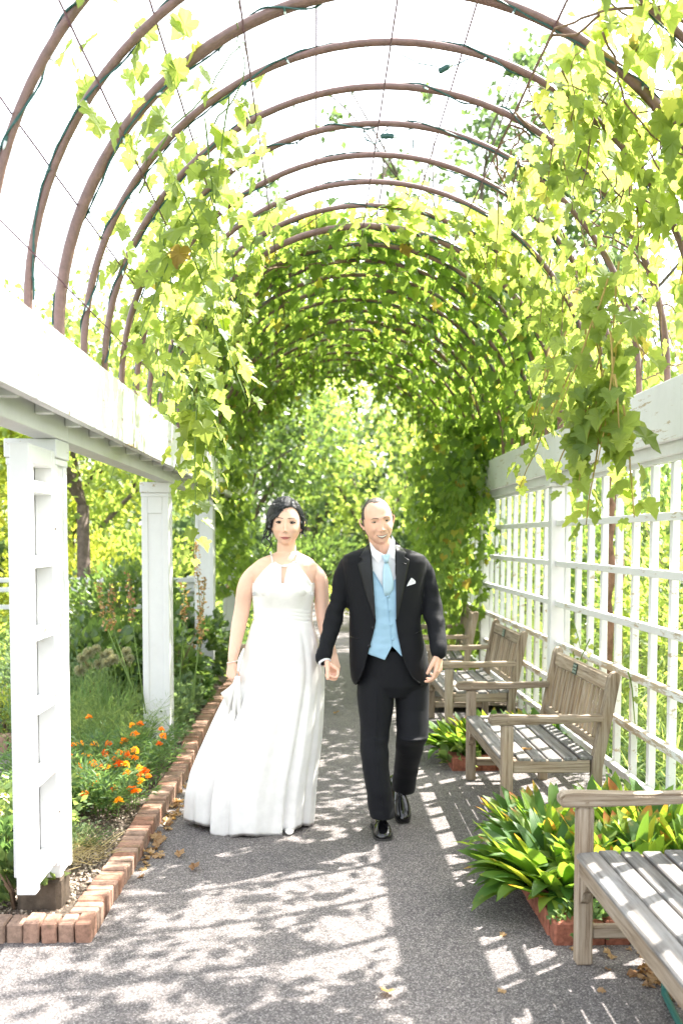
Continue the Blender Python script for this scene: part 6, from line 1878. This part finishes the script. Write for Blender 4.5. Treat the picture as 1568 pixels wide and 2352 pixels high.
# gown: skirt and waist as one loft
SL = [(1338, 581, 722), (1350, 579.5, 721.5), (1370, 581, 720), (1388, 582.5, 717), (1402, 584, 715), (1425, 583, 716), (1440, 577, 719), (1480, 567, 733), (1520, 559, 741), (1560, 545, 744), (1590, 528, 744), (1620, 512, 743), (1660, 494, 741), (1700, 477, 738), (1740, 461, 734), (1780, 446, 729), (1830, 436, 724), (1900, 434, 719)]
bw = [(1338, .112), (1355, .122), (1370, .118), (1395, .103), (1425, .100), (1460, .120), (1520, .15), (1600, .19), (1700, .235), (1800, .27), (1900, .30)]
NU = 220; V = []; rowsz = []
y = 1338
ylist = []
while y < 1900: ylist.append(y); y += 3 if y < 1440 else 8
ylist.append(1900)
zt = A_(650, 1900, 5.45).z
for yy in ylist:
    Yc = 5.40 + .10 * max(0, (yy - 1450) / 450)
    l, r = interp(SL, yy); by = interp(bw, yy)[0]; a, b = A_(l, yy, Yc), A_(r, yy, Yc)
    z = a.z if yy < 1900 else .0
    cx = (a.x + b.x) / 2; rx = (b.x - a.x) / 2
    k = max(0, (yy - 1430) / 470)
    rowsz.append(yy)
    for i in range(NU):
        an = 2 * PI * i / NU; c, s = math.cos(an), math.sin(an)
        fold = .55 * (1 - 2 * abs(math.sin(4.5 * an + .4 + .4 * k)) ** .8) + .30 * math.sin(17 * an + 2.1 - k) + .22 * math.sin(5 * an + 4) + .18 * math.sin(29 * an + 1)
        # a deep tuck where the gathered side meets the front panel
        tuck = -3.6 * math.exp(-((an - (PI * 1.27)) / .085) ** 2) - 1.5 * math.exp(-((an - (PI * 1.40)) / .05) ** 2) - 1.9 * math.exp(-((an - (PI * 1.70)) / .07) ** 2)
        amp = .072 * k ** 1.2 + (.010 if 0 < k < .25 else 0) * math.sin(PI * min(1, k * 4))
        fr = 1 + amp * (fold + tuck)
        # bust shaping and ruched band
        bust = 0
        if yy < 1395 and s < 0: bust = .022 * (math.exp(-((c - .42) / .30) ** 2) + math.exp(-((c + .42) / .30) ** 2)) * math.exp(-((yy - 1356) / 22) ** 2)
        ru = .0022 * math.sin(yy * .75 + 2.5 * math.sin(an * 3)) * (1400 < yy < 1430)
        p = 2.15
        x = cx + (rx * fr + ru) * math.copysign(abs(c) ** (2 / p), c); yv = Yc + (by * fr + ru + (bust if s < 0 else 0)) * math.copysign(abs(s) ** (2 / p), s)
        zz = z + .010 * k * noise.noise(Vector((c * 3, s * 3, z * 4)))
        V.append((x, yv, zz))
V = np.array(V).reshape(len(ylist), NU, 3)
# the hem: the gathered side hangs a little above the ground, the front just brushes it
for i in range(NU):
    an = 2 * PI * i / NU; c = math.cos(an)
    hem = .018 + .075 * max(0, -c - .45) + .018 * max(0, c) + .012 * math.sin(7 * an)
    col = V[:, i, 2]; zs_ = 1.15
    lo = col[-1]; k = np.clip((zs_ - col) / (zs_ - lo), 0, None) ** 1.0
    V[:, i, 2] = np.where(col < zs_, zs_ - k * (zs_ - hem), col)
n_r = len(ylist)
F = [(j * NU + i, j * NU + (i + 1) % NU, (j + 1) * NU + (i + 1) % NU, (j + 1) * NU + i) for j in range(n_r - 1) for i in range(NU)]
gown = np_mesh('gown', V.reshape(-1, 3), np.array(F), dress_m, bride, True)
md = gown.modifiers.new('thickness', 'SOLIDIFY'); md.thickness = .003; md.offset = -1
# hem stitching line
MB().tube([Vector(V[-1, i % NU]) + Vector((0, 0, .001)) for i in range(NU + 1)], .0022, 4, cap=False).build('hem', dress_m, gown, True)
# halter front, following the chest
wb = BVHTree.FromPolygons([v.co + wl(bride) for v in bm_.vertices], [tuple(p.vertices) for p in bm_.polygons])
def chest(x, z, off):
    h = wb.ray_cast(Vector((x, 4.6, z)), Vector((0, 1, 0))); return Vector((x, (h[0].y if h[0] else YW - .1) - off, z))
gb = None
def zp(px, py): p = at(533.1 + .36 * px, 1116.4 + .36 * py, YW - .09); return p.x, p.z
def halter(cl, cr, y0, y1, m=14, step=6):
    cols = []
    for zy in list(range(y0, y1, step)) + [y1]:
        l, r = interp(cl, zy)[0], interp(cr, zy)[0]; c = []
        for q in range(m + 1):
            x = l + (r - l) * q / m; wx_, wz = zp(x, zy)
            k = min(1, (zy - 480) / 150)
            v = chest(wx_, wz, .005 + .004 * max(0, k)); v.y += .0022 * math.sin(q * 2.1) * max(0, 1 - (zy - 480) / 90)
            c.append(v)
        cols.append(c)
    return cloth_patch('bodice', cols, dress_m, gown, .003)
halter([(486, 252), (540, 196), (590, 155), (630, 128), (700, 134)], [(486, 276), (500, 300), (512, 312), (520, 316), (695, 316), (700, 316)], 486, 700)
halter([(486, 390), (500, 362), (512, 351), (520, 350), (600, 334), (695, 317), (700, 316)], [(486, 412), (540, 452), (590, 488), (640, 518), (700, 516)], 486, 700)
for pts in ([(270, 486), (290, 500), (315, 510), (350, 511), (375, 500), (395, 484)], [(258, 492), (252, 455), (246, 418)], [(404, 490), (414, 455), (418, 420)]):
    P = []
    for i in range(len(pts) - 1):
        for q in range(4):
            t = q / 4; x, z = zp(pts[i][0] * (1 - t) + pts[i + 1][0] * t, pts[i][1] * (1 - t) + pts[i + 1][1] * t); P.append(chest(x, z, .004))
    x, z = zp(*pts[-1]); P.append(chest(x, z, .003))
    MB().tube(P, .0052, 8).build('strap', dress_m, gown, True)
# cloth gathered in her hand and the flap below it
h = A_(541, 1553, 5.24)
fl = [A_(545, 1545, 5.28), A_(538, 1566, 5.26), A_(524, 1580, 5.27), A_(507, 1592, 5.29), A_(514, 1604, 5.30), A_(520, 1622, 5.32), A_(545, 1650, 5.30), A_(556, 1600, 5.27)]
c = sum(fl, Vector()) / len(fl) + Vector((0, -.012, 0)); n = len(fl)
VV = fl + [c]; VV = VV + [v + Vector((0, .012, 0)) for v in VV]; k = n + 1
MB().add(VV, [(i, (i + 1) % n, n) for i in range(n)] + [((i + 1) % n + k, i + k, n + k) for i in range(n)] + [(i, i + k, (i + 1) % n + k, (i + 1) % n) for i in range(n)]).build('gathered_cloth', dress_m, gown, True, fix=True)
for (a, b) in (((548, 1540), (560, 1490)), ((543, 1556), (524, 1640)), ((546, 1556), (536, 1680)), ((549, 1556), (552, 1690))):
    limb(mb := MB(), [A_(a[0], a[1], 5.27), A_((a[0] + b[0]) / 2 - 2, (a[1] + b[1]) / 2, 5.27), A_(b[0], b[1], 5.31)], [.008, .012, .004], 8); mb.build('fold', dress_m, gown, True)
# bracelet and shoe tip
ctr = A_(535, 1519, 5.318); pts = [ctr + Vector((.031 * math.cos(t), .026 * math.sin(t), .008 * math.cos(t))) for t in np.linspace(0, 2 * PI, 25)]
MB().tube(pts, .0028, 6, cap=False).build('bracelet', pearl_m, bride, True)
g = ground(663, 1932); mb = MB(); ball(mb, (g.x, g.y + .15, .014), (.026, .070, .015), 10); mb.build('shoe', dress_m, bride, True)
